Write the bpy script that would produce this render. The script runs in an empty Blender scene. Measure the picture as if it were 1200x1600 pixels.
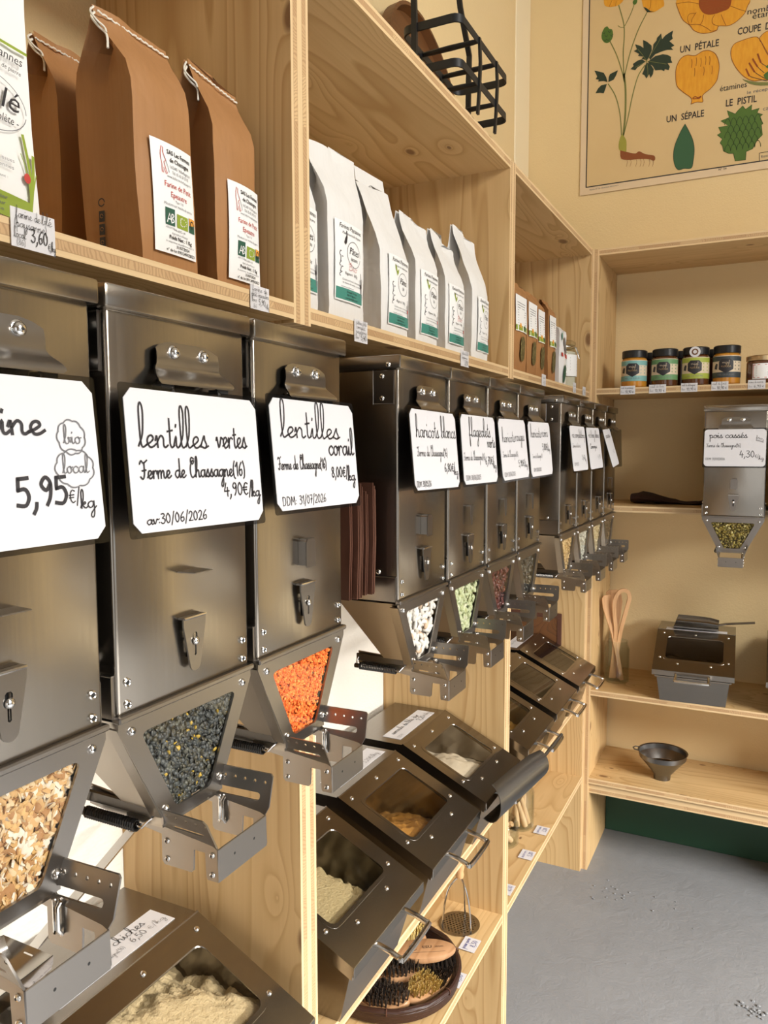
import bpy, bmesh, math, random
from mathutils import Vector, Matrix
from mathutils.geometry import tessellate_polygon

SC = bpy.context.scene
COL = SC.collection
PI = math.pi

# ------------------------------------------------------------------ camera, world, lights, exposure
CAM_Z, FPX = 1.40, 1205.0
YAW, PITCH, ROLL = math.radians(26.57), math.radians(4.81), math.radians(-0.14)
_fw = Vector((-math.sin(YAW) * math.cos(PITCH), math.cos(YAW) * math.cos(PITCH), -math.sin(PITCH)))
_r0 = Vector((math.cos(YAW), math.sin(YAW), 0))
_u0 = _r0.cross(_fw)
_r = math.cos(ROLL) * _r0 + math.sin(ROLL) * _u0
_u = -math.sin(ROLL) * _r0 + math.cos(ROLL) * _u0
cam_data = bpy.data.cameras.new('camera')
cam_data.sensor_fit = 'VERTICAL'
cam_data.sensor_height = 36.0
cam_data.lens = 36.0 * FPX / 1600.0
cam_data.clip_start = 0.02
cam = bpy.data.objects.new('camera', cam_data)
COL.objects.link(cam)
cam.matrix_world = Matrix(((_r.x, _u.x, -_fw.x, 0), (_r.y, _u.y, -_fw.y, 0), (_r.z, _u.z, -_fw.z, CAM_Z), (0, 0, 0, 1)))
SC.camera = cam

world = bpy.data.worlds.new('world')
SC.world = world
world.use_nodes = True
world.node_tree.nodes['Background'].inputs[0].default_value = (0.90, 0.95, 1.0, 1)
world.node_tree.nodes['Background'].inputs[1].default_value = 1.1

def area_light(name, loc, direction, sx, sy, power, color):
    d = bpy.data.lights.new(name, 'AREA')
    d.shape = 'RECTANGLE'
    d.size, d.size_y, d.energy, d.color = sx, sy, power, color
    o = bpy.data.objects.new(name, d)
    COL.objects.link(o)
    o.location = loc
    o.rotation_euler = Vector(direction).to_track_quat('-Z', 'Y').to_euler()
    return o
# daylight through the shop window (right wall) and through the glazed door behind the viewer
area_light('window_daylight', (5.0, 0.75, 3.30), (-1, 0, -0.5), 4.6, 1.9, 3300, (1.0, 0.97, 0.92))
area_light('door_daylight', (0.85, -2.20, 1.25), (-0.12, 1, -0.02), 1.5, 2.1, 7, (1.0, 0.97, 0.93))
area_light('upper_fill', (1.90, 0.55, 2.70), (-.72, .12, -.68), 1.0, 0.8, 92, (1.0, 0.96, 0.89))  # added fill for the upper shelves and bags; no fixture is built

SC.view_settings.view_transform = 'Standard'
SC.view_settings.look = 'None'
SC.view_settings.exposure = -0.42
SC.view_settings.gamma = 1.0
SC.view_settings.use_curve_mapping = False

def on(ax, val, px, py):
    """The point of the plane axis=val that shows at a place of the photograph."""
    d = _fw * FPX + _r * (px - 600) - _u * (py - 800)
    c = Vector((0, 0, CAM_Z))
    return c + d * ((val - c[ax]) / d[ax])

# ------------------------------------------------------------------ materials
def mat(name, base=(.8, .8, .8), rough=.5, metal=0.0, **kw):
    m = bpy.data.materials.new(name)
    m.use_nodes = True
    b = m.node_tree.nodes['Principled BSDF']
    b.inputs['Base Color'].default_value = (*base, 1)
    b.inputs['Roughness'].default_value = rough
    b.inputs['Metallic'].default_value = metal
    for k, v in kw.items():
        b.inputs[k.replace('_', ' ')].default_value = v
    return m

class NT:
    """small node-graph writer"""
    def __init__(s, m):
        s.t = m.node_tree
        s.b = s.t.nodes['Principled BSDF']
    def n(s, typ, **props):
        nd = s.t.nodes.new(typ)
        ins = props.pop('ins', {})
        for k, v in props.items():
            setattr(nd, k, v)
        for k, v in ins.items():
            s.put(nd, k, v)
        return nd
    def put(s, nd, k, v):
        if isinstance(v, bpy.types.NodeSocket):
            s.t.links.new(v, nd.inputs[k])
        else:
            nd.inputs[k].default_value = v
    def math(s, op, a, b=0.0, c=None, clamp=False):
        nd = s.n('ShaderNodeMath', operation=op, use_clamp=clamp)
        s.put(nd, 0, a); s.put(nd, 1, b)
        if c is not None: s.put(nd, 2, c)
        return nd.outputs[0]
    def vmul(s, v, sc):
        nd = s.n('ShaderNodeVectorMath', operation='MULTIPLY')
        s.put(nd, 0, v); s.put(nd, 1, sc)
        return nd.outputs[0]
    def noise(s, v, scale, detail=2.0, rough=.5, dist=0.0):
        nd = s.n('ShaderNodeTexNoise')
        s.put(nd, 'Vector', v)
        nd.inputs['Scale'].default_value = scale
        nd.inputs['Detail'].default_value = detail
        nd.inputs['Roughness'].default_value = rough
        nd.inputs['Distortion'].default_value = dist
        return nd.outputs[0]
    def ramp(s, f, stops):
        nd = s.n('ShaderNodeValToRGB')
        s.put(nd, 0, f)
        el = nd.color_ramp.elements
        while len(el) < len(stops): el.new(.5)
        for e, (p, c) in zip(el, stops):
            e.position = p
            e.color = (*c, 1) if len(c) == 3 else c
        return nd.outputs[0]
    def mix(s, f, a, b, mode='MIX'):
        nd = s.n('ShaderNodeMix', data_type='RGBA', blend_type=mode)
        s.put(nd, 0, f)
        for i, v in ((6, a), (7, b)):
            if not isinstance(v, bpy.types.NodeSocket): v = (*v, 1)
            s.put(nd, i, v)
        return nd.outputs[2]
    def bump(s, h, strength=.3, dist=.01):
        nd = s.n('ShaderNodeBump')
        s.put(nd, 'Height', h)
        nd.inputs['Strength'].default_value = strength
        nd.inputs['Distance'].default_value = dist
        s.t.links.new(nd.outputs[0], s.b.inputs['Normal'])
    def color(s, c): s.t.links.new(c, s.b.inputs['Base Color'])
    def rough(s, c): s.t.links.new(c, s.b.inputs['Roughness'])
    def pos(s): return s.n('ShaderNodeNewGeometry').outputs['Position']
    def obj(s): return s.n('ShaderNodeTexCoord').outputs['Object']

def scale3(axis, along, cross):
    v = [cross] * 3
    v['xyz'.index(axis)] = along
    return tuple(v)

def wood_mat(name, axis, light, dark, knots=True, rough=.55, cross=None):
    m = mat(name, light, rough)
    t = NT(m)
    p = t.pos()
    rnd = t.n('ShaderNodeObjectInfo').outputs['Random']
    off = t.n('ShaderNodeCombineXYZ')
    for i in range(3): t.put(off, i, t.math('MULTIPLY', rnd, (3.1, 4.7, 2.3)[i]))
    pv = t.n('ShaderNodeVectorMath', operation='ADD'); t.put(pv, 0, p); t.put(pv, 1, off.outputs[0])
    p = pv.outputs[0]
    warp = t.noise(t.vmul(p, scale3(axis, 1.1, 4.0)), 1.0, 2.0)
    field = t.noise(t.vmul(p, scale3(axis, .34, 5.2)), 1.0, 2.0, .45, .25)
    f = t.math('ADD', t.math('MULTIPLY', field, 27.0), t.math('MULTIPLY', warp, 3.0))
    if knots:
        vo = t.n('ShaderNodeTexVoronoi')
        vo.voronoi_dimensions = '2D'
        sp = t.n('ShaderNodeSeparateXYZ'); t.put(sp, 0, p)
        cb = t.n('ShaderNodeCombineXYZ')
        wv = t.math('MULTIPLY', t.math('SUBTRACT', warp, .5), .5)
        t.put(cb, 0, t.math('ADD', t.math('MULTIPLY', sp.outputs['xyz'.index(axis)], 3.6), wv)); t.put(cb, 1, t.math('MULTIPLY', sp.outputs['xyz'.index(cross)], 7.0))
        t.put(vo, 'Vector', cb.outputs[0])
        vo.inputs['Scale'].default_value = 1.0
        d = vo.outputs['Distance']
        near = t.math('SUBTRACT', 1.0, t.math('MULTIPLY', d, 3.2), clamp=True)
        f = t.math('ADD', f, t.math('MULTIPLY', t.math('POWER', near, 2.0), 2.2))
    ring = t.math('FRACT', f)
    band = t.ramp(ring, [(0, (0, 0, 0)), (.62, (.30, .30, .30)), (.90, (1, 1, 1)), (1, (0, 0, 0))])
    fine = t.noise(t.vmul(p, scale3(axis, 6, 210)), 1.0, 3.0, .6)
    col = t.mix(t.math('MULTIPLY', band, .80), light, dark)
    col = t.mix(t.math('MULTIPLY', t.math('SUBTRACT', fine, .35, clamp=True), .55), col, dark)
    patch = t.noise(t.vmul(p, scale3(axis, .5, 5.5)), 1.7, 1.0)
    col = t.mix(t.math('MULTIPLY', t.math('SUBTRACT', patch, .45, clamp=True), 1.3, clamp=True), col, tuple(c * 1.14 for c in light))
    if knots:
        sep = t.n('ShaderNodeSeparateColor')
        t.put(sep, 0, vo.outputs['Color'])
        pick = t.math('GREATER_THAN', sep.outputs[0], .55)
        size = t.math('ADD', t.math('MULTIPLY', sep.outputs[1], .060), .022)
        k = t.math('SUBTRACT', 1.0, t.math('DIVIDE', t.math('MULTIPLY', d, .75), size), clamp=True)
        k = t.math('MULTIPLY', t.math('MULTIPLY', k, 2.2, clamp=True), pick)
        col = t.mix(t.math('MULTIPLY', k, .85), col, (.16, .07, .025))
    t.color(col)
    t.bump(band, .05, .002)
    return m

LIGHT, DARK = (.62, .425, .205), (.42, .245, .088)
WOOD = {a + c: wood_mat('pine_board_' + a + c, a, LIGHT, DARK, cross=c) for a, c in ('zx', 'zy', 'yx', 'xy')}

def edge_mat(name, thick, length):
    """three-ply board edge: pale faces, end grain blocks between"""
    m = mat(name, LIGHT, .6)
    t = NT(m)
    sep = t.n('ShaderNodeSeparateXYZ')
    t.put(sep, 0, t.obj())
    th = t.math('DIVIDE', sep.outputs['xyz'.index(thick)], .019)
    ln = sep.outputs['xyz'.index(length)]
    core = t.math('LESS_THAN', t.math('ABSOLUTE', t.math('SUBTRACT', th, .5)), .21)
    w1 = t.n('ShaderNodeTexWhiteNoise', noise_dimensions='1D')
    t.put(w1, 'W', t.math('FLOOR', t.math('MULTIPLY', ln, 17.0)))
    slant = t.math('ADD', t.math('MULTIPLY', ln, 230.0), t.math('MULTIPLY', t.math('MULTIPLY', th, 7.0), t.math('SUBTRACT', w1.outputs[0], .5)))
    grain = t.math('FRACT', t.math('ADD', slant, t.math('MULTIPLY', t.noise(t.obj(), 45.0, 2.0), 4.0)))
    corecol = t.mix(t.math('MULTIPLY', w1.outputs[0], .7), (.62, .42, .22), (.43, .25, .12))
    corecol = t.mix(t.math('MULTIPLY', t.math('GREATER_THAN', grain, .6), .45), corecol, (.30, .165, .07))
    line = t.math('LESS_THAN', t.math('ABSOLUTE', t.math('SUBTRACT', t.math('ABSOLUTE', t.math('SUBTRACT', th, .5)), .215)), .022)
    fine = t.noise(t.vmul(t.obj(), scale3(length, 7, 420)), 1.0, 2.0)
    out = t.mix(t.math('MULTIPLY', fine, .55), (.76, .57, .33), (.52, .33, .145))
    col = t.mix(core, out, corecol)
    col = t.mix(t.math('MULTIPLY', line, .6), col, (.32, .18, .08))
    t.color(col)
    return m
EDGE = {k: edge_mat('ply_edge_' + k, k[0], k[1]) for k in ('zy', 'yz', 'zx', 'xz', 'yx', 'xy')}

def steel_mat(name, base, rough, axis='z', wav=.35, fine=300, streak=1.0):
    m = mat(name, base, rough, 1.0)
    t = NT(m)
    o = t.obj()
    br = t.noise(t.vmul(o, scale3(axis, 9, fine)), 1.0, 3.0 if fine > 100 else 1.0, .6)
    big = t.noise(o, 9.0, 2.0)
    t.color(t.mix(t.math('MULTIPLY', t.math('ADD', t.math('MULTIPLY', br, streak), t.math('MULTIPLY', big, .8)), .42), tuple(c * 1.10 for c in base), tuple(c * .80 for c in base)))
    t.rough(t.math('ADD', t.math('MULTIPLY', br, .08 * streak), rough - .04 * streak))
    h = t.noise(o, 11.0, 1.0)
    t.bump(h, wav, .006)
    return m
STEEL = steel_mat('brushed_steel', (.36, .325, .28), .23, 'z', .30)
STEEL_SIDE = steel_mat('brushed_steel_hopper', (.36, .33, .29), .28, 'z', .1, 40, 0.0)
STEEL_PLATE = steel_mat('cut_steel_plate', (.30, .28, .26), .28, 'x', .08, 80, 0.0)
STEEL_BIN = steel_mat('satin_steel_bin', (.30, .275, .245), .23, 'y', .08, 120)
BOLT = mat('bright_bolt_steel', (.78, .76, .73), .14, 1.0)
BLACKHOLE = mat('black_socket', (.01, .01, .01), .6)
SPRING = mat('dark_spring_steel', (.10, .095, .09), .32, 1.0)
IRON = mat('black_wrought_iron', (.016, .017, .019), .48, .4)
WIRE = mat('polished_wire', (.66, .64, .61), .16, 1.0)
DARKSTEEL = mat('dark_scoop_steel', (.20, .195, .19), .33, 1.0)
PAPER = mat('white_card', (.68, .67, .69), .55)
PAPER2 = mat('white_label_paper', (.84, .84, .83), .5)
INK = mat('black_ink', (.022, .02, .024), .5)
INKGREY = mat('grey_print', (.16, .16, .17), .5)
INKRED = mat('red_print', (.50, .05, .04), .5)
INKBLUE = mat('blue_pen', (.05, .06, .28), .5)
TEAL = mat('teal_print', (.05, .24, .19), .5)
GREEN = mat('green_print', (.26, .34, .035), .5)
DKGREEN = mat('dark_green_print', (.02, .09, .055), .5)
ORANGE = mat('orange_print', (.75, .33, .05), .5)

def clear_mat(name, tint, gloss_rough=.03, ior=1.45):
    m = bpy.data.materials.new(name)
    m.use_nodes = True
    t = m.node_tree
    t.nodes.clear()
    out = t.nodes.new('ShaderNodeOutputMaterial')
    tr = t.nodes.new('ShaderNodeBsdfTransparent'); tr.inputs[0].default_value = (*tint, 1)
    gl = t.nodes.new('ShaderNodeBsdfGlossy'); gl.inputs['Roughness'].default_value = gloss_rough
    g = t.nodes.new('ShaderNodeNewGeometry')                     # Schlick reflectance, the same from both sides
    dt = t.nodes.new('ShaderNodeVectorMath'); dt.operation = 'DOT_PRODUCT'
    t.links.new(g.outputs['Incoming'], dt.inputs[0]); t.links.new(g.outputs['Normal'], dt.inputs[1])
    def mth(op, a, b):
        n = t.nodes.new('ShaderNodeMath'); n.operation = op
        for i, v in enumerate((a, b)):
            if isinstance(v, bpy.types.NodeSocket): t.links.new(v, n.inputs[i])
            else: n.inputs[i].default_value = v
        return n.outputs[0]
    r0 = ((ior - 1) / (ior + 1)) ** 2
    inv = mth('SUBTRACT', 1.0, mth('ABSOLUTE', dt.outputs['Value'], 0.0))
    fr = mth('ADD', mth('MULTIPLY', mth('POWER', inv, 5.0), 1 - r0), r0)
    mx = t.nodes.new('ShaderNodeMixShader')
    t.links.new(fr, mx.inputs[0]); t.links.new(tr.outputs[0], mx.inputs[1]); t.links.new(gl.outputs[0], mx.inputs[2])
    t.links.new(mx.outputs[0], out.inputs[0])
    return m
PLEXI = clear_mat('clear_plexiglass', (.97, .97, .96))
PLEXI_BIN = clear_mat('smoky_plexiglass', (.93, .91, .87), .04, 1.45)
SLEEVE = clear_mat('laminate_film', (.55, .55, .56), .12)
JARGLASS = clear_mat('jar_glass', (.93, .95, .94), .02, 1.35)

def kraft(name, base, dark, fold=.0):
    m = mat(name, base, .62)
    t = NT(m)
    o = t.obj()
    st = t.noise(t.vmul(o, (320, 320, 3)), 1.0, 2.0)
    bl = t.noise(o, 16.0, 3.0)
    t.color(t.mix(t.math('MULTIPLY', t.math('ADD', st, bl), .45), base, dark))
    t.bump(t.math('ADD', t.math('MULTIPLY', st, .05), t.math('MULTIPLY', t.noise(o, 22.0, 2.0, .5, .6), 1.0)), .45, .006)
    return m
KRAFT = kraft('brown_kraft_paper', (.41, .20, .072), (.28, .125, .040))
WHITEBAG = kraft('white_kraft_paper', (.80, .79, .77), (.66, .65, .63))
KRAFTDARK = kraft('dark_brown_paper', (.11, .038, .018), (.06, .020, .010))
THREAD = mat('cotton_thread', (.78, .74, .64), .8)

WALLPAINT = mat('cream_textured_wall', (.80, .58, .29), .85)
_t = NT(WALLPAINT)
_p = _t.pos()
_t.color(_t.mix(_t.noise(_p, 2.2, 3.0), (.84, .66, .37), (.78, .60, .32)))
_t.bump(_t.math('ADD', _t.noise(_p, 210.0, 2.0, .6), _t.math('MULTIPLY', _t.noise(_p, 60.0, 2.0), .5)), .32, .003)
PALEPAINT = mat('pale_textured_wall', (.88, .84, .76), .85)
_t = NT(PALEPAINT)
_p = _t.pos()
_vo = _t.n('ShaderNodeTexVoronoi'); _t.put(_vo, 'Vector', _t.vmul(_p, (1, 120, 210))); _vo.inputs['Scale'].default_value = 1.0
_t.bump(_vo.outputs['Distance'], .35, .002)
LITTRIM = mat('lit_ivory_trim', (.92, .80, .56), .7)  # ivory corner strip; the light falling on it is put into the colour
GREENPAINT = mat('dark_green_paint', (.020, .070, .038), .5)
FLOORM = mat('grey_floor_paint', (.30, .305, .315), .42)
_t = NT(FLOORM)
_p = _t.pos()
_t.color(_t.mix(_t.noise(_p, 5.0, 5.0, .6), (.20, .206, .217), (.265, .272, .285)))
_t.bump(_t.math('ADD', _t.math('MULTIPLY', _t.noise(_p, 16.0, 4.0, .6, 1.2), 1.0), _t.math('MULTIPLY', _t.noise(_p, 130.0, 3.0, .65), .35)), .32, .008)
_t.rough(_t.math('ADD', _t.math('MULTIPLY', _t.noise(_p, 30.0, 3.0), .25), .30))
CEILPAINT = mat('grey_ceiling', (.50, .48, .45), .9)
ROOMPAINT = mat('brown_room_paint', (.30, .235, .17), .8)
BEECH = wood_mat('beech_wood', 'z', (.62, .36, .17), (.46, .24, .10), False, .45)
OLDWOOD = wood_mat('old_brown_wood', 'y', (.15, .058, .015), (.085, .032, .009), False, .5)
WICKER = mat('dark_wicker', (.035, .013, .008), .45)
_t = NT(WICKER)
_t.bump(_t.noise(_t.vmul(_t.obj(), (60, 60, 300)), 1.0, 2.0), .5, .003)

# ------------------------------------------------------------------ mesh helpers
class MB:
    """collects shapes and links them as ONE mesh object"""
    def __init__(s):
        s.v, s.f, s.fm, s.mats = [], [], [], []
    def mi(s, m):
        if m not in s.mats: s.mats.append(m)
        return s.mats.index(m)
    def add(s, verts, faces, m):
        b = len(s.v)
        s.v += [tuple(v) for v in verts]
        i = s.mi(m)
        for f in faces:
            s.f.append([b + k for k in f]); s.fm.append(i)
    def box(s, x0, x1, y0, y1, z0, z1, m, bev=0.0, seg=1, faces=None):
        if bev <= 0:
            v = [(x, y, z) for x in (x0, x1) for y in (y0, y1) for z in (z0, z1)]
            q = {'-x': (0, 1, 3, 2), '+x': (4, 6, 7, 5), '-y': (0, 4, 5, 1), '+y': (2, 3, 7, 6), '-z': (0, 2, 6, 4), '+z': (1, 5, 7, 3)}
            b = len(s.v); s.v += v
            for k, f in q.items():
                s.f.append([b + i for i in f]); s.fm.append(s.mi((faces or {}).get(k, m)))
            return
        bm = bmesh.new()
        bmesh.ops.create_cube(bm, size=1.0)
        for v in bm.verts:
            v.co = Vector(((x0 + x1) / 2 + v.co.x * (x1 - x0), (y0 + y1) / 2 + v.co.y * (y1 - y0), (z0 + z1) / 2 + v.co.z * (z1 - z0)))
        bmesh.ops.bevel(bm, geom=bm.edges[:], offset=bev, segments=seg, profile=.5, affect='EDGES')
        s.bm(bm, m)
    def bm(s, bm, m):
        bm.verts.index_update()
        s.add([v.co for v in bm.verts], [[v.index for v in f.verts] for f in bm.faces], m)
        bm.free()
    def loft(s, rings, m, cap0=True, cap1=True, closed=True):
        n = len(rings[0])
        verts = [p for r in rings for p in r]
        faces = []
        for i in range(len(rings) - 1):
            for j in range(n if closed else n - 1):
                k = (j + 1) % n
                faces.append((i * n + j, i * n + k, (i + 1) * n + k, (i + 1) * n + j))
        if cap0: faces.append(tuple(reversed(range(n))))
        if cap1: faces.append(tuple((len(rings) - 1) * n + j for j in range(n)))
        s.add(verts, faces, m)
    def tube(s, path, r, m, n=8, closed=False, flat=None):
        """round bar along a path; flat=(w,t) makes a flat strip instead"""
        P = [Vector(p) for p in path]
        rings = []
        up = Vector((0, 0, 1))
        prev = None
        for i, p in enumerate(P):
            a = P[i - 1] if i > 0 or closed else p
            b = P[(i + 1) % len(P)] if i < len(P) - 1 or closed else p
            d = (b - a).normalized()
            if prev is None:
                x = d.cross(up)
                if x.length < .15: x = d.cross(Vector((0, 1, 0)))
            else:
                x = prev - d * prev.dot(d)
            x.normalize(); prev = x
            y = d.cross(x)
            rr = r[i] if isinstance(r, (list, tuple)) else r
            if flat:
                rings.append([p + x * (flat[0] / 2 * c) + y * (flat[1] / 2 * e) for c, e in ((1, 1), (-1, 1), (-1, -1), (1, -1))])
            else:
                rings.append([p + (x * math.cos(q) + y * math.sin(q)) * rr for q in [2 * PI * k / n for k in range(n)]])
        if closed: rings.append(rings[0])
        s.loft(rings, m, not closed, not closed)
    def cyl(s, p0, p1, r, m, n=16, r1=None):
        s.tube([p0, p1], [r, r if r1 is None else r1], m, n)
    def lathe(s, prof, m, n=24, c=(0, 0, 0), cap0=False, cap1=False, sx=1, sy=1):
        rings = [[(c[0] + r * sx * math.cos(2 * PI * k / n), c[1] + r * sy * math.sin(2 * PI * k / n), c[2] + z) for k in range(n)] for r, z in prof]
        s.loft(rings, m, cap0, cap1)
    def dome(s, p, d, r, h, m, n=10):
        d = Vector(d).normalized()
        x = d.cross(Vector((0, 0, 1)))
        if x.length < .1: x = Vector((1, 0, 0))
        x.normalize(); y = d.cross(x); p = Vector(p)
        rings = [[p + (x * math.cos(2 * PI * k / n) + y * math.sin(2 * PI * k / n)) * (r * c) + d * (h * e) for k in range(n)] for c, e in ((1, 0), (.95, .35), (.75, .72), (.4, .95), (.08, 1))]
        s.loft(rings, m)
    def sheet(s, outline, holes, t, fn, m, m_edge=None):
        """flat plate with holes: 2D outline, thickness t, fn(u,v,w) -> point"""
        loops = [outline] + list(holes)
        pts = [p for l in loops for p in l]
        tris = tessellate_polygon([[Vector((p[0], p[1], 0)) for p in l] for l in loops])
        n = len(pts)
        if t <= 0:
            s.add([fn(p[0], p[1], 0) for p in pts], [tuple(q) for q in tris], m)
            return
        s.add([fn(p[0], p[1], t) for p in pts] + [fn(p[0], p[1], 0) for p in pts], [tuple(q) for q in tris] + [tuple(n + i for i in reversed(q)) for q in tris], m)
        b = 0
        for l in loops:
            k = len(l)
            s.add([fn(p[0], p[1], 0) for p in l] + [fn(p[0], p[1], t) for p in l], [(i, (i + 1) % k, k + (i + 1) % k, k + i) for i in range(k)], m_edge or m)
    def stroke(s, pts, w, fn, m, h=0.0):
        """pen stroke in the plane of fn"""
        P = [Vector((p[0], p[1])) for p in pts]
        if len(P) < 2: return
        vs, fs = [], []
        for i, p in enumerate(P):
            d = (P[min(i + 1, len(P) - 1)] - P[max(i - 1, 0)])
            if d.length < 1e-9: d = Vector((1, 0))
            d.normalize()
            nn = Vector((-d.y, d.x)) * w / 2
            e = d * w * .4 * (-1 if i == 0 else 1 if i == len(P) - 1 else 0)
            vs += [fn(*(p + nn + e), h), fn(*(p - nn + e), h)]
        for i in range(len(P) - 1):
            fs.append((2 * i, 2 * i + 1, 2 * i + 3, 2 * i + 2))
        s.add(vs, fs, m)
    def build(s, name, parent=None, loc=None, smooth=35, rot=None):
        me = bpy.data.meshes.new(name)
        me.from_pydata(s.v, [], s.f)
        for m in s.mats: me.materials.append(m)
        me.polygons.foreach_set('material_index', s.fm)
        if smooth:
            me.polygons.foreach_set('use_smooth', [True] * len(me.polygons))
        bm = bmesh.new(); bm.from_mesh(me)
        bmesh.ops.recalc_face_normals(bm, faces=bm.faces)
        bm.to_mesh(me); bm.free()
        if smooth: me.set_sharp_from_angle(angle=math.radians(smooth))
        me.update()
        o = bpy.data.objects.new(name, me)
        COL.objects.link(o)
        if parent: o.parent = parent
        if loc: o.location = loc
        if rot: o.rotation_euler = rot
        return o

def tag(o, label=None, cat=None, group=None, kind=None):
    if label: o['label'] = label
    if cat: o['category'] = cat
    if group: o['group'] = group
    if kind: o['kind'] = kind
    return o
def thing(name, label, cat, loc=(0, 0, 0), rz=0.0, group=None, rot=None):
    o = bpy.data.objects.new(name, None)
    o.empty_display_size = .02
    COL.objects.link(o)
    o.location = loc
    o.rotation_euler = rot or (0, 0, rz)
    return tag(o, label, cat, group)
def copy_tree(o, parent=None):
    c = o.copy(); COL.objects.link(c)
    if parent: c.parent = parent
    for ch in list(o.children): copy_tree(ch, c)
    return c
def local(u, v, w): return (w, u, v)          # a card facing local +X: u to the right, v up

def rrect(u0, u1, v0, v1, r, n=4):
    out = []
    for cx, cy, a in ((u1 - r, v1 - r, 0), (u0 + r, v1 - r, 90), (u0 + r, v0 + r, 180), (u1 - r, v0 + r, 270)):
        for k in range(n + 1):
            q = math.radians(a + 90 * k / n)
            out.append((cx + r * math.cos(q), cy + r * math.sin(q)))
    return out
def circle(cx, cy, r, n=12, ry=None):
    return [(cx + r * math.cos(2 * PI * k / n), cy + (ry or r) * math.sin(2 * PI * k / n)) for k in range(n)]
def smooth_path(pts, k=4):
    if len(pts) < 3: return pts
    out = []
    for i in range(len(pts) - 1):
        p0, p1, p2, p3 = pts[max(i - 1, 0)], pts[i], pts[i + 1], pts[min(i + 2, len(pts) - 1)]
        for j in range(k):
            t = j / k
            out.append(tuple(.5 * ((2 * b) + (-a + c) * t + (2 * a - 5 * b + 4 * c - d) * t * t + (-a + 3 * b - 3 * c + d) * t ** 3) for a, b, c, d in zip(p0, p1, p2, p3)))
    return out + [pts[-1]]

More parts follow.
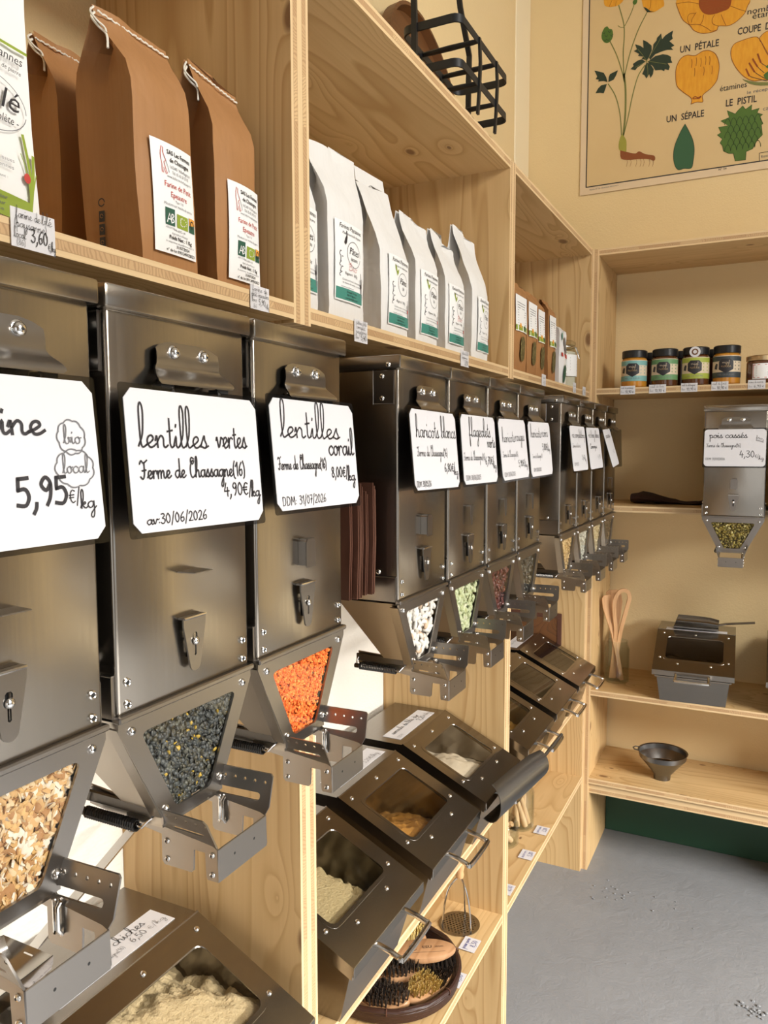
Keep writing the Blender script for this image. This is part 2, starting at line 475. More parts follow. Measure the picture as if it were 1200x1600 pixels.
# ------------------------------------------------------------------ handwriting (pen strokes; x-height = 1)
_A = [(.95, .82), (.6, 1), (.22, .78), (.12, .38), (.4, .0), (.75, .25), (.95, .82)]
_TAIL = [(.95, 1), (.92, .3), (1.05, 0), (1.25, .2)]
_UP = [(0, .1), (.4, 1.2), (.52, 2.2), (.38, 2.6), (.22, 2.2), (.18, .9), (.16, 0)]
HAND = {
 'a': (1.15, [_A, _TAIL]), 'b': (.98, [[(0, .1), (.38, 1.2), (.5, 2.2), (.36, 2.6), (.2, 2.2), (.2, .6), (.32, .03), (.65, .05), (.8, .5), (.68, .95), (.85, .85), (1.05, .9)]]),
 'c': (.92, [[(.85, .8), (.6, 1), (.2, .75), (.12, .35), (.4, 0), (.75, .1), (.98, .35)]]),
 'd': (1.15, [_A, [(.95, 2.3), (.94, 1.2), (.92, .3), (1.05, 0), (1.25, .2)]]),
 'e': (.88, [[(0, .15), (.4, .4), (.7, .72), (.58, 1), (.3, .92), (.15, .5), (.35, .02), (.65, .05), (.95, .3)]]),
 'f': (.85, [[(0, .1), (.4, 1.2), (.55, 2.3), (.38, 2.6), (.25, 2.2), (.25, 0), (.25, -1.2), (.4, -1.55), (.5, -1.1), (.35, .1), (.9, .25)]]),
 'g': (1.12, [_A, [(.95, 1), (.95, 0), (.92, -.9), (.7, -1.5), (.45, -1.3), (.6, -.7), (1.25, .2)]]),
 'h': (1.05, [_UP, [(.16, .5), (.5, 1), (.75, .8), (.75, .15), (.9, 0), (1.12, .2)]]),
 'i': (.55, [[(0, .2), (.25, 1), (.25, .2), (.4, 0), (.6, .2)], [(.27, 1.5), (.31, 1.62)]]),
 'k': (.92, [_UP, [(.16, .4), (.6, .98), (.7, .7), (.3, .5), (.65, .02), (.95, .2)]]),
 'l': (.62, [[(0, .1), (.4, 1.1), (.55, 2.2), (.38, 2.6), (.2, 2.2), (.2, .5), (.35, 0), (.68, .2)]]),
 'm': (1.6, [[(0, .6), (.15, 1), (.2, 0)], [(.2, .5), (.5, 1), (.7, .8), (.7, 0)], [(.7, .5), (1.0, 1), (1.22, .8), (1.22, .2), (1.4, 0), (1.65, .2)]]),
 'n': (1.1, [[(0, .6), (.15, 1), (.2, 0)], [(.2, .5), (.5, 1), (.75, .8), (.75, .2), (.9, 0), (1.15, .2)]]),
 'o': (.98, [[(.6, 1), (.25, .85), (.12, .45), (.35, 0), (.7, .15), (.8, .6), (.58, 1), (.78, .85), (1.03, .9)]]),
 'p': (.98, [[(.05, .7), (.2, 1), (.2, -1.3)], [(.2, .6), (.5, 1), (.76, .6), (.6, .05), (.25, .1)], [(.6, .05), (1.0, .2)]]),
 'q': (1.1, [_A, [(.95, 1), (.95, -1.3), (1.15, -.8)]]),
 'r': (.80, [[(.02, .55), (.16, 1.0), (.18, .5), (.18, 0)], [(.18, .45), (.34, .88), (.58, 1.0), (.76, .86)]]),
 's': (.8, [[(0, .1), (.45, 1.1), (.5, .72), (.66, .28), (.45, 0), (.15, .12)], [(.5, 0), (.85, .2)]]),
 't': (.62, [[(.3, 1.9), (.29, .9), (.28, .3), (.42, 0), (.68, .2)], [(.08, 1.25), (.55, 1.32)]]),
 'u': (1.1, [[(0, .6), (.15, 1), (.12, .3), (.35, 0), (.7, .3), (.8, 1)], [(.8, 1), (.78, .25), (.92, 0), (1.15, .2)]]),
 'v': (.98, [[(0, .7), (.15, 1), (.35, 0), (.72, .8), (.75, 1), (1.0, .85)]]),
 'x': (.9, [[(.1, .9), (.4, .6), (.75, 0)], [(.75, .95), (.15, .05)]]),
 'y': (1.0, [[(0, .6), (.15, 1), (.15, .3), (.4, 0), (.75, .4), (.8, 1)], [(.8, 1), (.78, -.9), (.55, -1.5), (.35, -1.2), (.6, -.6), (1.1, .2)]]),
 'z': (.85, [[(.1, .95), (.7, .95), (.12, .02), (.85, .05)]]),
 'F': (1.05, [[(-.15, 1.75), (.1, 2.1), (.5, 1.85), (1.1, 2.15)], [(.6, 1.9), (.55, .5), (.25, -.05), (-.1, .25)], [(.2, 1.0), (.85, 1.1)]]),
 'C': (1.15, [[(1.0, 2.3), (.55, 2.45), (.4, 1.95), (.75, 1.7), (1.0, 2.05), (.6, 2.0), (.25, 1.2), (.35, .2), (.7, -.02), (1.1, .3)]]),
 'D': (1.3, [[(.15, 2), (.15, 0)], [(.15, 2), (.8, 1.8), (1.0, 1), (.75, .15), (.15, 0)]]),
 'M': (1.4, [[(.1, 0), (.2, 2), (.65, .6), (1.1, 2), (1.2, 0)]]),
 'P': (1.2, [[(.3, 0), (.35, 2.1)], [(.0, 1.7), (.5, 2.2), (1.0, 1.8), (.8, 1.1), (.35, 1.05)]]),
 'B': (1.15, [[(.2, 0), (.3, 2.1)], [(0, 1.8), (.6, 2.2), (.95, 1.7), (.4, 1.15), (1.0, .8), (.8, .1), (.1, .05)]]),
 '0': (1.05, [[(.5, 2), (.18, 1.4), (.18, .5), (.5, 0), (.82, .5), (.82, 1.4), (.5, 2)]]),
 '1': (.75, [[(.1, 1.4), (.5, 2)], [(.5, 2), (.5, 0)]]),
 '2': (1.0, [[(.15, 1.5), (.45, 2), (.8, 1.6), (.6, .8), (.1, 0)], [(.1, 0), (.9, .02)]]),
 '3': (1.0, [[(.15, 1.9), (.6, 2), (.78, 1.6), (.4, 1.1)], [(.4, 1.1), (.85, .8), (.75, .15), (.35, -.02), (.1, .25)]]),
 '4': (1.0, [[(.45, 2), (.12, .7)], [(.12, .7), (.95, .75)], [(.68, 1.3), (.66, -.1)]]),
 '5': (1.0, [[(.85, 2), (.25, 1.95)], [(.25, 1.95), (.2, 1.15)], [(.2, 1.15), (.65, 1.2), (.85, .65), (.6, .05), (.1, .1)]]),
 '6': (1.0, [[(.75, 2), (.35, 1.4), (.15, .6), (.4, 0), (.8, .35), (.7, .95), (.25, .75)]]),
 '7': (.95, [[(.1, 1.95), (.85, 2)], [(.85, 2), (.35, 0)], [(.25, 1), (.8, 1.05)]]),
 '8': (1.0, [[(.5, 1.05), (.2, 1.55), (.5, 2), (.8, 1.55), (.5, 1.05), (.15, .5), (.5, 0), (.85, .5), (.5, 1.05)]]),
 '9': (1.0, [[(.8, 1.5), (.5, 1.05), (.2, 1.5), (.5, 2), (.82, 1.6), (.75, .6), (.5, 0)]]),
 ',': (.5, [[(.3, .15), (.25, -.2), (.08, -.55)]]), '.': (.4, [[(.15, .0), (.2, .1)]]), ':': (.45, [[(.18, .2), (.2, .3)], [(.2, .95), (.22, 1.05)]]),
 '/': (.75, [[(.65, 2.3), (.1, -.5)]]), '(': (.6, [[(.5, 2.2), (.2, 1.2), (.25, 0), (.5, -.4)]]), ')': (.6, [[(.1, 2.2), (.4, 1.2), (.35, 0), (.1, -.4)]]),
 '€': (1.1, [[(.95, 1.75), (.55, 1.9), (.25, 1.2), (.3, .4), (.6, 0), (.95, .2)], [(.05, 1.15), (.8, 1.2)], [(.05, .75), (.75, .8)]]),
 '-': (.7, [[(.1, .7), (.6, .7)]]), "'": (.4, [[(.2, 2.2), (.15, 1.8)]]), ' ': (.75, []),
 'é': (.88, None), 'è': (.88, None), 'â': (1.15, None), '°': (.6, [[(.3, 2), (.1, 1.75), (.3, 1.5), (.5, 1.75), (.3, 2)]]),
}
for _c, _b, _acc in (('é', 'e', [(.35, 1.35), (.6, 1.75)]), ('è', 'e', [(.6, 1.35), (.35, 1.75)]), ('â', 'a', [(.3, 1.35), (.6, 1.7), (.9, 1.35)])):
    HAND[_c] = (HAND[_b][0], HAND[_b][1] + [_acc])

def handwrite(mb, text, u, v, xh, fn, m, width=None, pen=.09, asc=1.0, rise=0.0, h=.0004, steps=4):
    """writes text from (u,v); width squeezes it to a given length; asc stretches what rises over the x-height"""
    total = sum(HAND[c][0] for c in text if c in HAND)
    sx = xh if width is None else width / total
    x = 0.0
    for c in text:
        if c not in HAND: continue
        adv, strokes = HAND[c]
        for st in strokes:
            q = []
            for a, b in smooth_path(st, steps):
                if b > 1.05 and c.isalpha(): b = 1.05 + (b - 1.05) * asc
                q.append((u + (x + a) * sx, v + b * xh + rise * (x + a) * sx))
            mb.stroke(q, pen * xh if pen > .02 else pen, fn, m, h)
        x += adv

_TXT = {}
def print_text(mb, text, u, v, size, fn, m, align='CENTER', width=None, h=.0003, shear=0.0, bold=0.0, spacing=1.0):
    """printed lettering in the built-in font, as flat faces"""
    key = (text, align, shear, bold, spacing)
    if key not in _TXT:
        cu = bpy.data.curves.new('lettering', 'FONT')
        cu.body = text; cu.size = 1.0; cu.align_x = align; cu.resolution_u = 2; cu.shear = shear; cu.offset = bold; cu.space_character = spacing
        o = bpy.data.objects.new('lettering', cu)
        COL.objects.link(o)
        dg = bpy.context.evaluated_depsgraph_get()
        me = o.evaluated_get(dg).to_mesh()
        _TXT[key] = ([(p.co.x, p.co.y) for p in me.vertices], [tuple(p.vertices) for p in me.polygons])
        o.evaluated_get(dg).to_mesh_clear()
        bpy.data.objects.remove(o); bpy.data.curves.remove(cu)
    vs, fs = _TXT[key]
    if not vs: return
    sx = size
    if width:
        w = max(p[0] for p in vs) - min(p[0] for p in vs)
        sx = width / w
    mb.add([fn(u + a * sx, v + b * size, h) for a, b in vs], fs, m)
def flat_poly(mb, pts, fn, m, h=.0002):
    tris = tessellate_polygon([[Vector((p[0], p[1], 0)) for p in pts]])
    mb.add([fn(p[0], p[1], h) for p in pts], [tuple(t) for t in tris], m)

# ------------------------------------------------------------------ the setting
XW, XF = -0.822, -0.516          # left wall, front of the left shelving
YB, YF = 2.812, 2.492            # back wall, front of the back shelving
XR, YN, ZC = 2.9, -2.15, 3.25    # right wall, wall behind the viewer, ceiling

def structure(name, mb):
    o = mb.build(name, smooth=0)
    o['kind'] = 'structure'
    return o
b = MB(); b.box(XW - .1, XR + .1, YN - .1, YB + .1, -.1, 0, FLOORM); structure('floor', b)
b = MB(); b.box(XW - .1, XR + .1, YN - .1, YB + .1, ZC, ZC + .1, CEILPAINT); structure('ceiling', b)
b = MB(); b.box(XW - .1, XW, YN, 2.645, 1.25, ZC, WALLPAINT); b.box(XW - .1, XW, YN, 2.645, 0, 1.25, PALEPAINT)
structure('wall_left', b)
b = MB(); b.box(XW - .1, XW + .004, 2.645, YB, 0, ZC, LITTRIM, .003); structure('trim_1', b)
b = MB(); b.box(XW - .1, XR + .1, YB, YB + .1, 0, ZC, WALLPAINT); structure('wall_back', b)
b = MB(); b.box(XF + .02, .455, YB - .010, YB - .0005, 0.0005, .275, GREENPAINT, .002); structure('baseboard_back', b)
# right wall with the shop window
b = MB()
b.box(XR, XR + .1, YN, -.75, 0, ZC, ROOMPAINT); b.box(XR, XR + .1, 1.85, YB, 0, ZC, ROOMPAINT)
b.box(XR, XR + .1, -.75, 1.85, 0, .32, ROOMPAINT); b.box(XR, XR + .1, -.75, 1.85, 2.1, ZC, ROOMPAINT)
structure('wall_right', b)
b = MB()
for y0, y1, z0, z1 in ((-.75, -.69, .32, 2.1), (1.79, 1.85, .32, 2.1), (-.69, 1.79, .32, .38), (-.69, 1.79, 2.04, 2.1)):
    b.box(XR - .01, XR + .03, y0, y1, z0, z1, IRON, .004)
structure('window_1', b)
# wall behind the viewer with the glazed door
b = MB()
b.box(XW, .05, YN - .1, YN, 0, ZC, ROOMPAINT); b.box(1.65, XR, YN - .1, YN, 0, ZC, ROOMPAINT); b.box(.05, 1.65, YN - .1, YN, 2.35, ZC, ROOMPAINT)
structure('wall_front', b)
b = MB()
for x0, x1, z0, z1 in ((.05, .11, 0, 2.35), (1.59, 1.65, 0, 2.35), (.82, .88, 0, 2.29), (.11, 1.59, 2.29, 2.35)):
    b.box(x0, x1, YN - .03, YN + .01, z0, z1, IRON, .004)
structure('door_1', b)

# made-up dark panel with pale bands, unseen, added to shape the steel's reflections
b = MB()
REFLDARK = mat('dark_reflection_panel', (.075, .060, .050), .5)
b.box(.46, 1.60, YB - .030, YB - .0005, .001, 2.12, REFLDARK, .003)
b.box(.56, 1.50, YB - .036, YB - .029, .18, .46, LITTRIM, .003); b.box(.56, 1.50, YB - .036, YB - .029, .62, .74, PALEPAINT, .003)
b.box(.56, 1.50, YB - .036, YB - .029, 1.18, 1.26, BEECH, .003)
structure('reflection_panel', b)

# ------------------------------------------------------------------ shelving
T = .019
def panel(name, parent, x0, x1, y0, y1, z0, z1, grain, edges):
    """board in world measures; edges = {face: edge material}"""
    mb = MB()
    mb.box(0, x1 - x0, 0, y1 - y0, 0, z1 - z0, WOOD[grain + ('y' if edges is BE else 'x' if edges is VE else ('x' if grain == 'y' else 'y'))], faces=edges)
    p = parent.location
    return mb.build(name, parent, (x0 - p.x, y0 - p.y, z0 - p.z), smooth=0)
VE = {'+x': EDGE['yz'], '-x': EDGE['yz'], '+z': EDGE['yx'], '-z': EDGE['yx']}     # upright board along x
HE = {'+x': EDGE['zy'], '-x': EDGE['zy'], '+y': EDGE['zx'], '-y': EDGE['zx']}     # lying board
BE = {'+y': EDGE['xz'], '-y': EDGE['xz'], '+z': EDGE['xy'], '-z': EDGE['xy']}     # upright board along y
MODS = ((-.034, .811), (.811, 1.656), (1.656, 2.4915))
UPL = ('pine wall box of brown flour bags at the upper left', 'pine wall box holding white paper bags in the middle of the row', 'pine wall box nearest the corner with a clip-top jar')
LOL = ('pine floor unit at lower left holding the nearest steel bin', 'pine floor unit in the middle with brushes and masher on its low shelf', 'pine floor unit nearest the corner with jars on its low shelf')
for i, (y0, y1) in enumerate(MODS):
    u = thing('wall_shelf_box', UPL[i], 'shelf', (XW + .001, y0, 1.549))
    panel('side_panel', u, XW + .001, XF, y0, y0 + T, 1.549, 2.010, 'z', VE)
    panel('side_panel', u, XW + .001, XF, y1 - T, y1, 1.549, 2.010, 'z', VE)
    panel('shelf_board', u, XW + .001, XF, y0 + T, y1 - T, 1.553, 1.572, 'y', HE)
    panel('top_board', u, XW + .001, XF, y0 + T, y1 - T, 1.991, 2.010, 'y', HE)
    w = thing('floor_shelf_unit', LOL[i], 'shelf', (XW + .001, y0, 0))
    panel('side_panel', w, XW + .001, XF, y0, y0 + T, 0, 1.195, 'z', VE)
    panel('side_panel', w, XW + .001, XF, y1 - T, y1, 0, 1.195 if i < 2 else 1.5485, 'z', VE)
    for z in (.305, .578):
        panel('shelf_board', w, XW + .001, XF, y0 + T, y1 - T, z, z + T, 'y', HE)
    panel('top_board', w, XW + .001, XF, y0, y1 - (T if i == 2 else 0), 1.195, 1.214, 'y', HE)
XB1 = .338
u = thing('back_shelf_unit', 'pine shelving along the back wall with honey jars and a funnel', 'shelf', (XF, YF, 0))
panel('side_panel', u, XF, XF + T, YF, YB - .012, 0, 2.010, 'z', BE)
panel('side_panel', u, XB1, XB1 + T, YF, YB - .012, 0, 2.010, 'z', BE)
for z, n in ((.297, 'shelf_board'), (.593, 'shelf_board'), (1.195, 'shelf_board'), (1.563, 'shelf_board'), (1.991, 'top_board')):
    panel(n, u, XF + T, XB1, YF, YB - .012, z, z + T, 'x', HE)
panel('batten', u, XF + T, XB1, YF + .010, YF + .029, .262, .297, 'x', HE)

# ------------------------------------------------------------------ steel gravity dispensers
ZD = 1.055                       # world height of a dispenser's origin (bottom of its tray)
XD = -.424                       # front plane of the row
def Z(z): return z - ZD

def make_dispenser():
    root = thing('food_dispenser', 'steel dispenser', 'dispenser')
    b = MB()                                                    # body: front part hangs over the shelf, rear part stands on it
    b.box(-.091, 0, -.080, .080, Z(1.2005), Z(1.5), STEEL, .0030, 3)
    b.box(-.28, -.0905, -.0798, .0798, Z(1.2145), Z(1.5), STEEL, .002)
    b.build('body', root)
    b = MB()
    b.box(-.283, .0055, -.0845, .0845, Z(1.4985), Z(1.516), STEEL, .0025, 2)
    b.build('lid', root)
    b = MB(); b.box(-.004, .0045, -.0825, .0825, Z(1.1965), Z(1.2015), STEEL_PLATE, .0012); b.build('fold_lip', root)
    for s in (-1, 1):                                            # brackets on the flanks
        b = MB(); b.box(-.095, -.003, s * .0802, s * .0822, Z(1.199), Z(1.232), STEEL_PLATE, .0008)
        b.build('side_bracket', root)
        b = MB(); b.box(-.035, -.006, s * .0802, s * .0816, Z(1.455), Z(1.497), STEEL_PLATE, .0006); b.build('corner_bracket', root)
        for x, z in ((-.052, 1.221), (-.078, 1.216), (-.028, 1.238), (-.022, 1.490), (-.022, 1.462), (-.012, 1.504)):
            b = MB(); b.dome((x, s * (.082 if z < 1.5 else .0845), Z(z)), (0, s, 0), .0036, .0022, BOLT)
            b.dome((x, s * (.0838 if z < 1.5 else .0863), Z(z)), (0, s, 0), .0014, .0006, BLACKHOLE, 6)
            b.build('bolt', root)
    for y in (-.0705, .0705):                                    # rivets at the foot of the front
        for z in (1.2085, 1.2255):
            b = MB(); b.lathe([(.0001, .0), (.0033, 0), (.0033, .0012), (.0024, .0018), (.0015, .0012), (.0014, .0004), (.0001, .0004)], BOLT, 12)
            b.v = [(z2, y + x2, Z(z) + y2) for x2, y2, z2 in b.v]
            b.add([(.0014, y + .0021 * math.cos(k), Z(z) + .0021 * math.sin(k)) for k in [PI / 3 * j for j in range(6)]], [tuple(range(6))], BLACKHOLE)
            b.build('rivet', root)
    # the sign clip: domed plate, its lower wings bent outwards
    def clip(u, v, w):
        k = max(0.0, min(1.0, (1.4625 - v) / .013)); k = k * k * (3 - 2 * k)
        c = math.exp(-((u) / .024) ** 4)
        return (.002 + w + .013 * k + .0045 * math.sin(max(0, min(1, (1.483 - v) / .03)) * PI) * .8, u, Z(v))
    base = [(-.0365, 1.476), (-.028, 1.480), (-.014, 1.4828), (0, 1.4835), (.014, 1.4828), (.028, 1.480), (.0365, 1.476), (.0370, 1.463),
            (.040, 1.4585), (.044, 1.4545), (.0455, 1.450), (.042, 1.4475), (.030, 1.4475), (.0285, 1.4505), (.014, 1.4508), (0, 1.451), (-.014, 1.4508),
            (-.0285, 1.4505), (-.030, 1.4475), (-.042, 1.4475), (-.0455, 1.450), (-.044, 1.4545), (-.040, 1.4585), (-.0370, 1.463)]
    b = MB()
    # build as rows so that the plate bends smoothly
    rows = []
    for i in range(19):
        v = 1.4836 - i * .002
        xs = []
        for j in range(len(base)):
            (a0, c0), (a1, c1) = base[j], base[(j + 1) % len(base)]
            if (c0 - v) * (c1 - v) <= 0 and c0 != c1: xs.append(a0 + (a1 - a0) * (v - c0) / (c1 - c0))
        if len(xs) >= 2: rows.append((v, max(xs)))
    n = 16
    vs, fs = [], []
    for sgn in (1, 0):
        for v, h in rows:
            for j in range(n + 1):
                u = -h + 2 * h * j / n
                p = clip(u, v, .0013 * sgn)
                vs.append(p)
    R_ = len(rows)
    for q in (0, 1):
        for i in range(R_ - 1):
            for j in range(n):
                a = q * R_ * (n + 1) + i * (n + 1) + j
                fs.append((a, a + 1, a + n + 2, a + n + 1))
    b.add(vs, fs, STEEL_PLATE)
    b.box(.004, .0135, -.040, -.026, Z(1.444), Z(1.4475), BLACKHOLE)
    b.box(.004, .0135, .026, .040, Z(1.444), Z(1.4475), BLACKHOLE)
    for s in (-1, 1): b.tube([(.002, s * .028, Z(1.452)), (.010, s * .0275, Z(1.450)), (.014, s * .0275, Z(1.444)), (.013, s * .0275, Z(1.438))], .0011, WIRE, 6)
    clipo = b.build('sign_clip', root)
    for y in (-.0175, .0175):
        b = MB(); b.dome((.006, y, Z(1.473)), (1, 0, 0), .0062, .0012, BOLT, 16); b.dome((.0072, y, Z(1.473)), (1, 0, 0), .0048, .0036, BOLT, 16)
        b.dome((.0104, y, Z(1.473)), (1, 0, 0), .0013, .0007, BLACKHOLE, 6)
        b.build('screw', clipo)
    # latch with keyhole slot
    b = MB()
    out = [(-.0135, 1.262), (.0135, 1.262), (.0135, 1.256)] + [(.0065 * math.cos(q), 1.2235 + .0065 * math.sin(q)) for q in [math.radians(-10 - 17 * k) for k in range(11)]] + [(-.0135, 1.256)]
    hole = [(-.0015, 1.249), (-.0028, 1.2475), (-.0028, 1.245), (-.0014, 1.243), (-.0014, 1.2305), (0, 1.2295), (.0014, 1.2305), (.0014, 1.243), (.0028, 1.245), (.0028, 1.2475), (.0015, 1.249)]
    b.sheet(out, [hole], .0016, lambda u, v, w: (.0045 + w, u, Z(v)), STEEL_PLATE)
    b.box(.0002, .0045, -.0135, .0135, Z(1.2612), Z(1.2628), STEEL_PLATE)
    b.box(.0005, .0012, -.0035, .0035, Z(1.228), Z(1.2495), BLACKHOLE)
    b.tube([(.0065, -.0132, Z(1.262)), (.0072, 0, Z(1.2622)), (.0065, .0132, Z(1.262))], .0012, BOLT, 6)
    lo = b.build('latch', root)
    b = MB(); b.cyl((.001, 0, Z(1.242)), (.007, 0, Z(1.242)), .0017, BOLT, 10); b.dome((.007, 0, Z(1.242)), (1, 0, 0), .0036, .0022, BOLT, 12); b.build('screw', lo)
    # hopper: window frame in front, tapered shell behind
    b = MB()
    fr = [(-.081, 1.1965), (.081, 1.1965), (.081, 1.190), (.037, 1.106), (.037, 1.100), (-.037, 1.100), (-.037, 1.106), (-.081, 1.190)]
    win = rrect(-1, 1, -1, 1, .14, 3)
    WT, WBm, WZ1, WZ0 = .0585, .0215, 1.183, 1.109
    hole = []
    for a, c in win:
        z = WZ0 + (c + 1) / 2 * (WZ1 - WZ0)
        h = WBm + (z - WZ0) / (WZ1 - WZ0) * (WT - WBm)
        hole.append((a * h, z))
    b.sheet(fr, [list(reversed(hole))], .0022, lambda u, v, w: (-.0012 + w, u, Z(v)), STEEL_PLATE)
    wf = b.build('window_frame', root)
    b = MB(); b.sheet([(a * 1.02, z) for a, z in hole], [], 0, lambda u, v, w: (-.0004, u, Z(v)), PLEXI); b.build('window_pane', wf)
    for y, z in ((-.068, 1.187), (.068, 1.187), (-.034, 1.112), (.034, 1.112)):
        b = MB(); b.dome((.001, y, Z(z)), (1, 0, 0), .0036, .0028, BOLT); b.dome((.0036, y, Z(z)), (1, 0, 0), .0013, .0005, BLACKHOLE, 6); b.build('screw', wf)
    b = MB()
    top = [(-.0015, -.0795), (-.0015, .0795), (-.091, .0795), (-.091, -.0795)]
    bot = [(-.0015, -.0355), (-.0015, .0355), (-.040, .0355), (-.040, -.0355)]
    r0 = [(x, y, Z(1.1965)) for x, y in top]; r1 = [(x, y, Z(1.106)) for x, y in bot]; r2 = [(x, y, Z(1.096)) for x, y in bot]
    v = r0 + r1 + r2
    b.add(v, [(1, 2, 6, 5), (2, 3, 7, 6), (3, 0, 4, 7), (5, 6, 10, 9), (6, 7, 11, 10), (7, 4, 8, 11), (4, 5, 9, 8)], STEEL_SIDE)
    for s in (-1, 1):                                            # folded flange beside the window
        b.tube([(-.006, s * .0812, Z(1.192)), (-.006, s * .0375, Z(1.106))], .0015, STEEL_SIDE, 6, flat=(.012, .0016))
    b.build('hopper', root)
    # tray: two side plates with flared, punched wings, a front plate, spring lever
    for s in (-1, 1):
        b = MB()
        low = [(-.085, 1.098), (-.085, 1.104), (.046, 1.0905), (.0505, 1.0885), (.0515, 1.064), (.0505, 1.062), (.0405, 1.062), (.0395, 1.064), (.0385, 1.0835), (.0275, 1.0835), (.0265, 1.066), (.0245, 1.064), (-.003, 1.064), (-.0055, 1.067), (-.0055, 1.089), (-.020, 1.0905)]
        b.sheet(low, [], .0016, lambda u, v, w: (u, s * (.0308 + w), Z(v)), STEEL_PLATE)
        wing = [(-.085, 1.104), (-.018, 1.0975), (.046, 1.0905), (.0505, 1.0888), (.0535, 1.095), (.0520, 1.118), (.0500, 1.120), (-.012, 1.120), (-.018, 1.117), (-.085, 1.114)]
        if s < 0: wing = [(-.085, 1.104), (-.018, 1.0975), (.046, 1.0905), (.0505, 1.0888), (.0465, 1.1105), (.0435, 1.1135), (-.010, 1.1135), (-.085, 1.115)]
        zh = 1.113 if s > 0 else 1.1085
        holes = [circle(-.006 + .0103 * k if k else -.008, zh, .0014 if k else .0024, 8) for k in range(6)]
        if s > 0: holes.append(list(reversed(rrect(.000, .043, 1.0985, 1.1045, .0028, 3))))
        else: holes.append(list(reversed(rrect(.008, .040, 1.0975, 1.1000, .0011, 2))))
        def wingfn(u, v, w, s=s):
            k = max(0, v - (1.0955 - (u + .0) * .10)) / .025 if u > -.02 else 0
            return (u, s * (.0308 + w + .0095 * k), Z(v))
        b.sheet(wing, holes, .0016, wingfn, STEEL_PLATE)
        sp = b.build('side_plate', root)
        for x, z in ((.0, 1.0845), (.0, 1.0695), (.0455, 1.083), (.0455, 1.067)):
            b = MB(); b.dome((x, s * .0324, Z(z)), (0, s, 0), .0026, .0016, BOLT, 10); b.dome((x, s * .0338, Z(z)), (0, s, 0), .0011, .0005, BLACKHOLE, 6); b.build('screw', sp)
    b = MB(); b.box(.0500, .0516, -.0320, .0320, Z(1.0615), Z(1.0885), STEEL_PLATE, .0005)
    for y in (-.012, .014): b.add([(.05165, y + .0012 * math.cos(k), Z(1.0765) + .0012 * math.sin(k)) for k in [PI / 4 * j for j in range(8)]], [tuple(range(8))], BLACKHOLE)
    b.build('front_plate', root)
    b = MB()
    b.box(-.086, -.010, -.0378, -.0345, Z(1.1025), Z(1.1125), SPRING, .001)
    turns, pts = 22, []
    for k in range(turns * 8 + 1):
        q = 2 * PI * k / 8
        pts.append((-.078 + .056 * k / (turns * 8), -.0425 + .0042 * math.cos(q), Z(1.0965) + .0042 * math.sin(q)))
    b.tube(pts, .00105, SPRING, 5)
    b.tube([(-.080, -.041, Z(1.109)), (-.083, -.0415, Z(1.103)), (-.082, -.0425, Z(1.096)), (-.077, -.0425, Z(1.0965))], .0011, BOLT, 6)
    b.tube([(-.022, -.0425, Z(1.0965)), (-.017, -.0425, Z(1.096)), (-.013, -.040, Z(1.101)), (-.011, -.037, Z(1.103))], .0011, BOLT, 6)
    b.tube([(-.085, -.0425, Z(1.0965)), (-.078, -.0425, Z(1.0965))], .0034, SPRING, 8)
    b.build('return_spring', root)
    b = MB()
    b.tube([(.004, .0290, Z(1.098)), (.006, .0275, Z(1.094)), (.006, .0275, Z(1.078)), (.003, .0295, Z(1.074))], .0016, BOLT, 8)
    b.tube([(.010, .0290, Z(1.098)), (.0085, .0275, Z(1.094)), (.0085, .0275, Z(1.078)), (.010, .0295, Z(1.074))], .0016, BOLT, 8)
    b.build('stop_catch', root)
    return root

def thumb_tab(root, kind):
    b = MB()
    if kind == 'flat':                                           # punched tab bent level
        b.sheet([(-.0125, 0), (.0125, 0), (.0105, .017), (-.0105, .017)], [], .0009, lambda u, v, w: (v, u, Z(1.2995) + w), STEEL_PLATE)
    elif kind == 'fold':
        b.sheet([(-.0085, 1.279), (.0085, 1.279), (.0085, 1.304), (.0060, 1.308), (-.0060, 1.308), (-.0085, 1.304)], [], .001, lambda u, v, w: (.009 + w, u, Z(v)), STEEL_PLATE)
        b.box(.0002, .0095, -.0085, -.0075, Z(1.281), Z(1.305), STEEL_PLATE)
        b.box(.0002, .0095, -.006, .006, Z(1.3065), Z(1.3078), STEEL_PLATE)
    else:                                                        # narrow tapered tab
        b.sheet([(-.0065, 1.308), (.0065, 1.308), (.0055, 1.294), (.002, 1.278), (-.002, 1.278), (-.0055, 1.294)], [], .001, lambda u, v, w: (.0065 + w, u, Z(v)), STEEL_PLATE)
        b.box(.0002, .007, -.0065, .0065, Z(1.307), Z(1.3085), STEEL_PLATE)
    return b.build('thumb_tab', root)

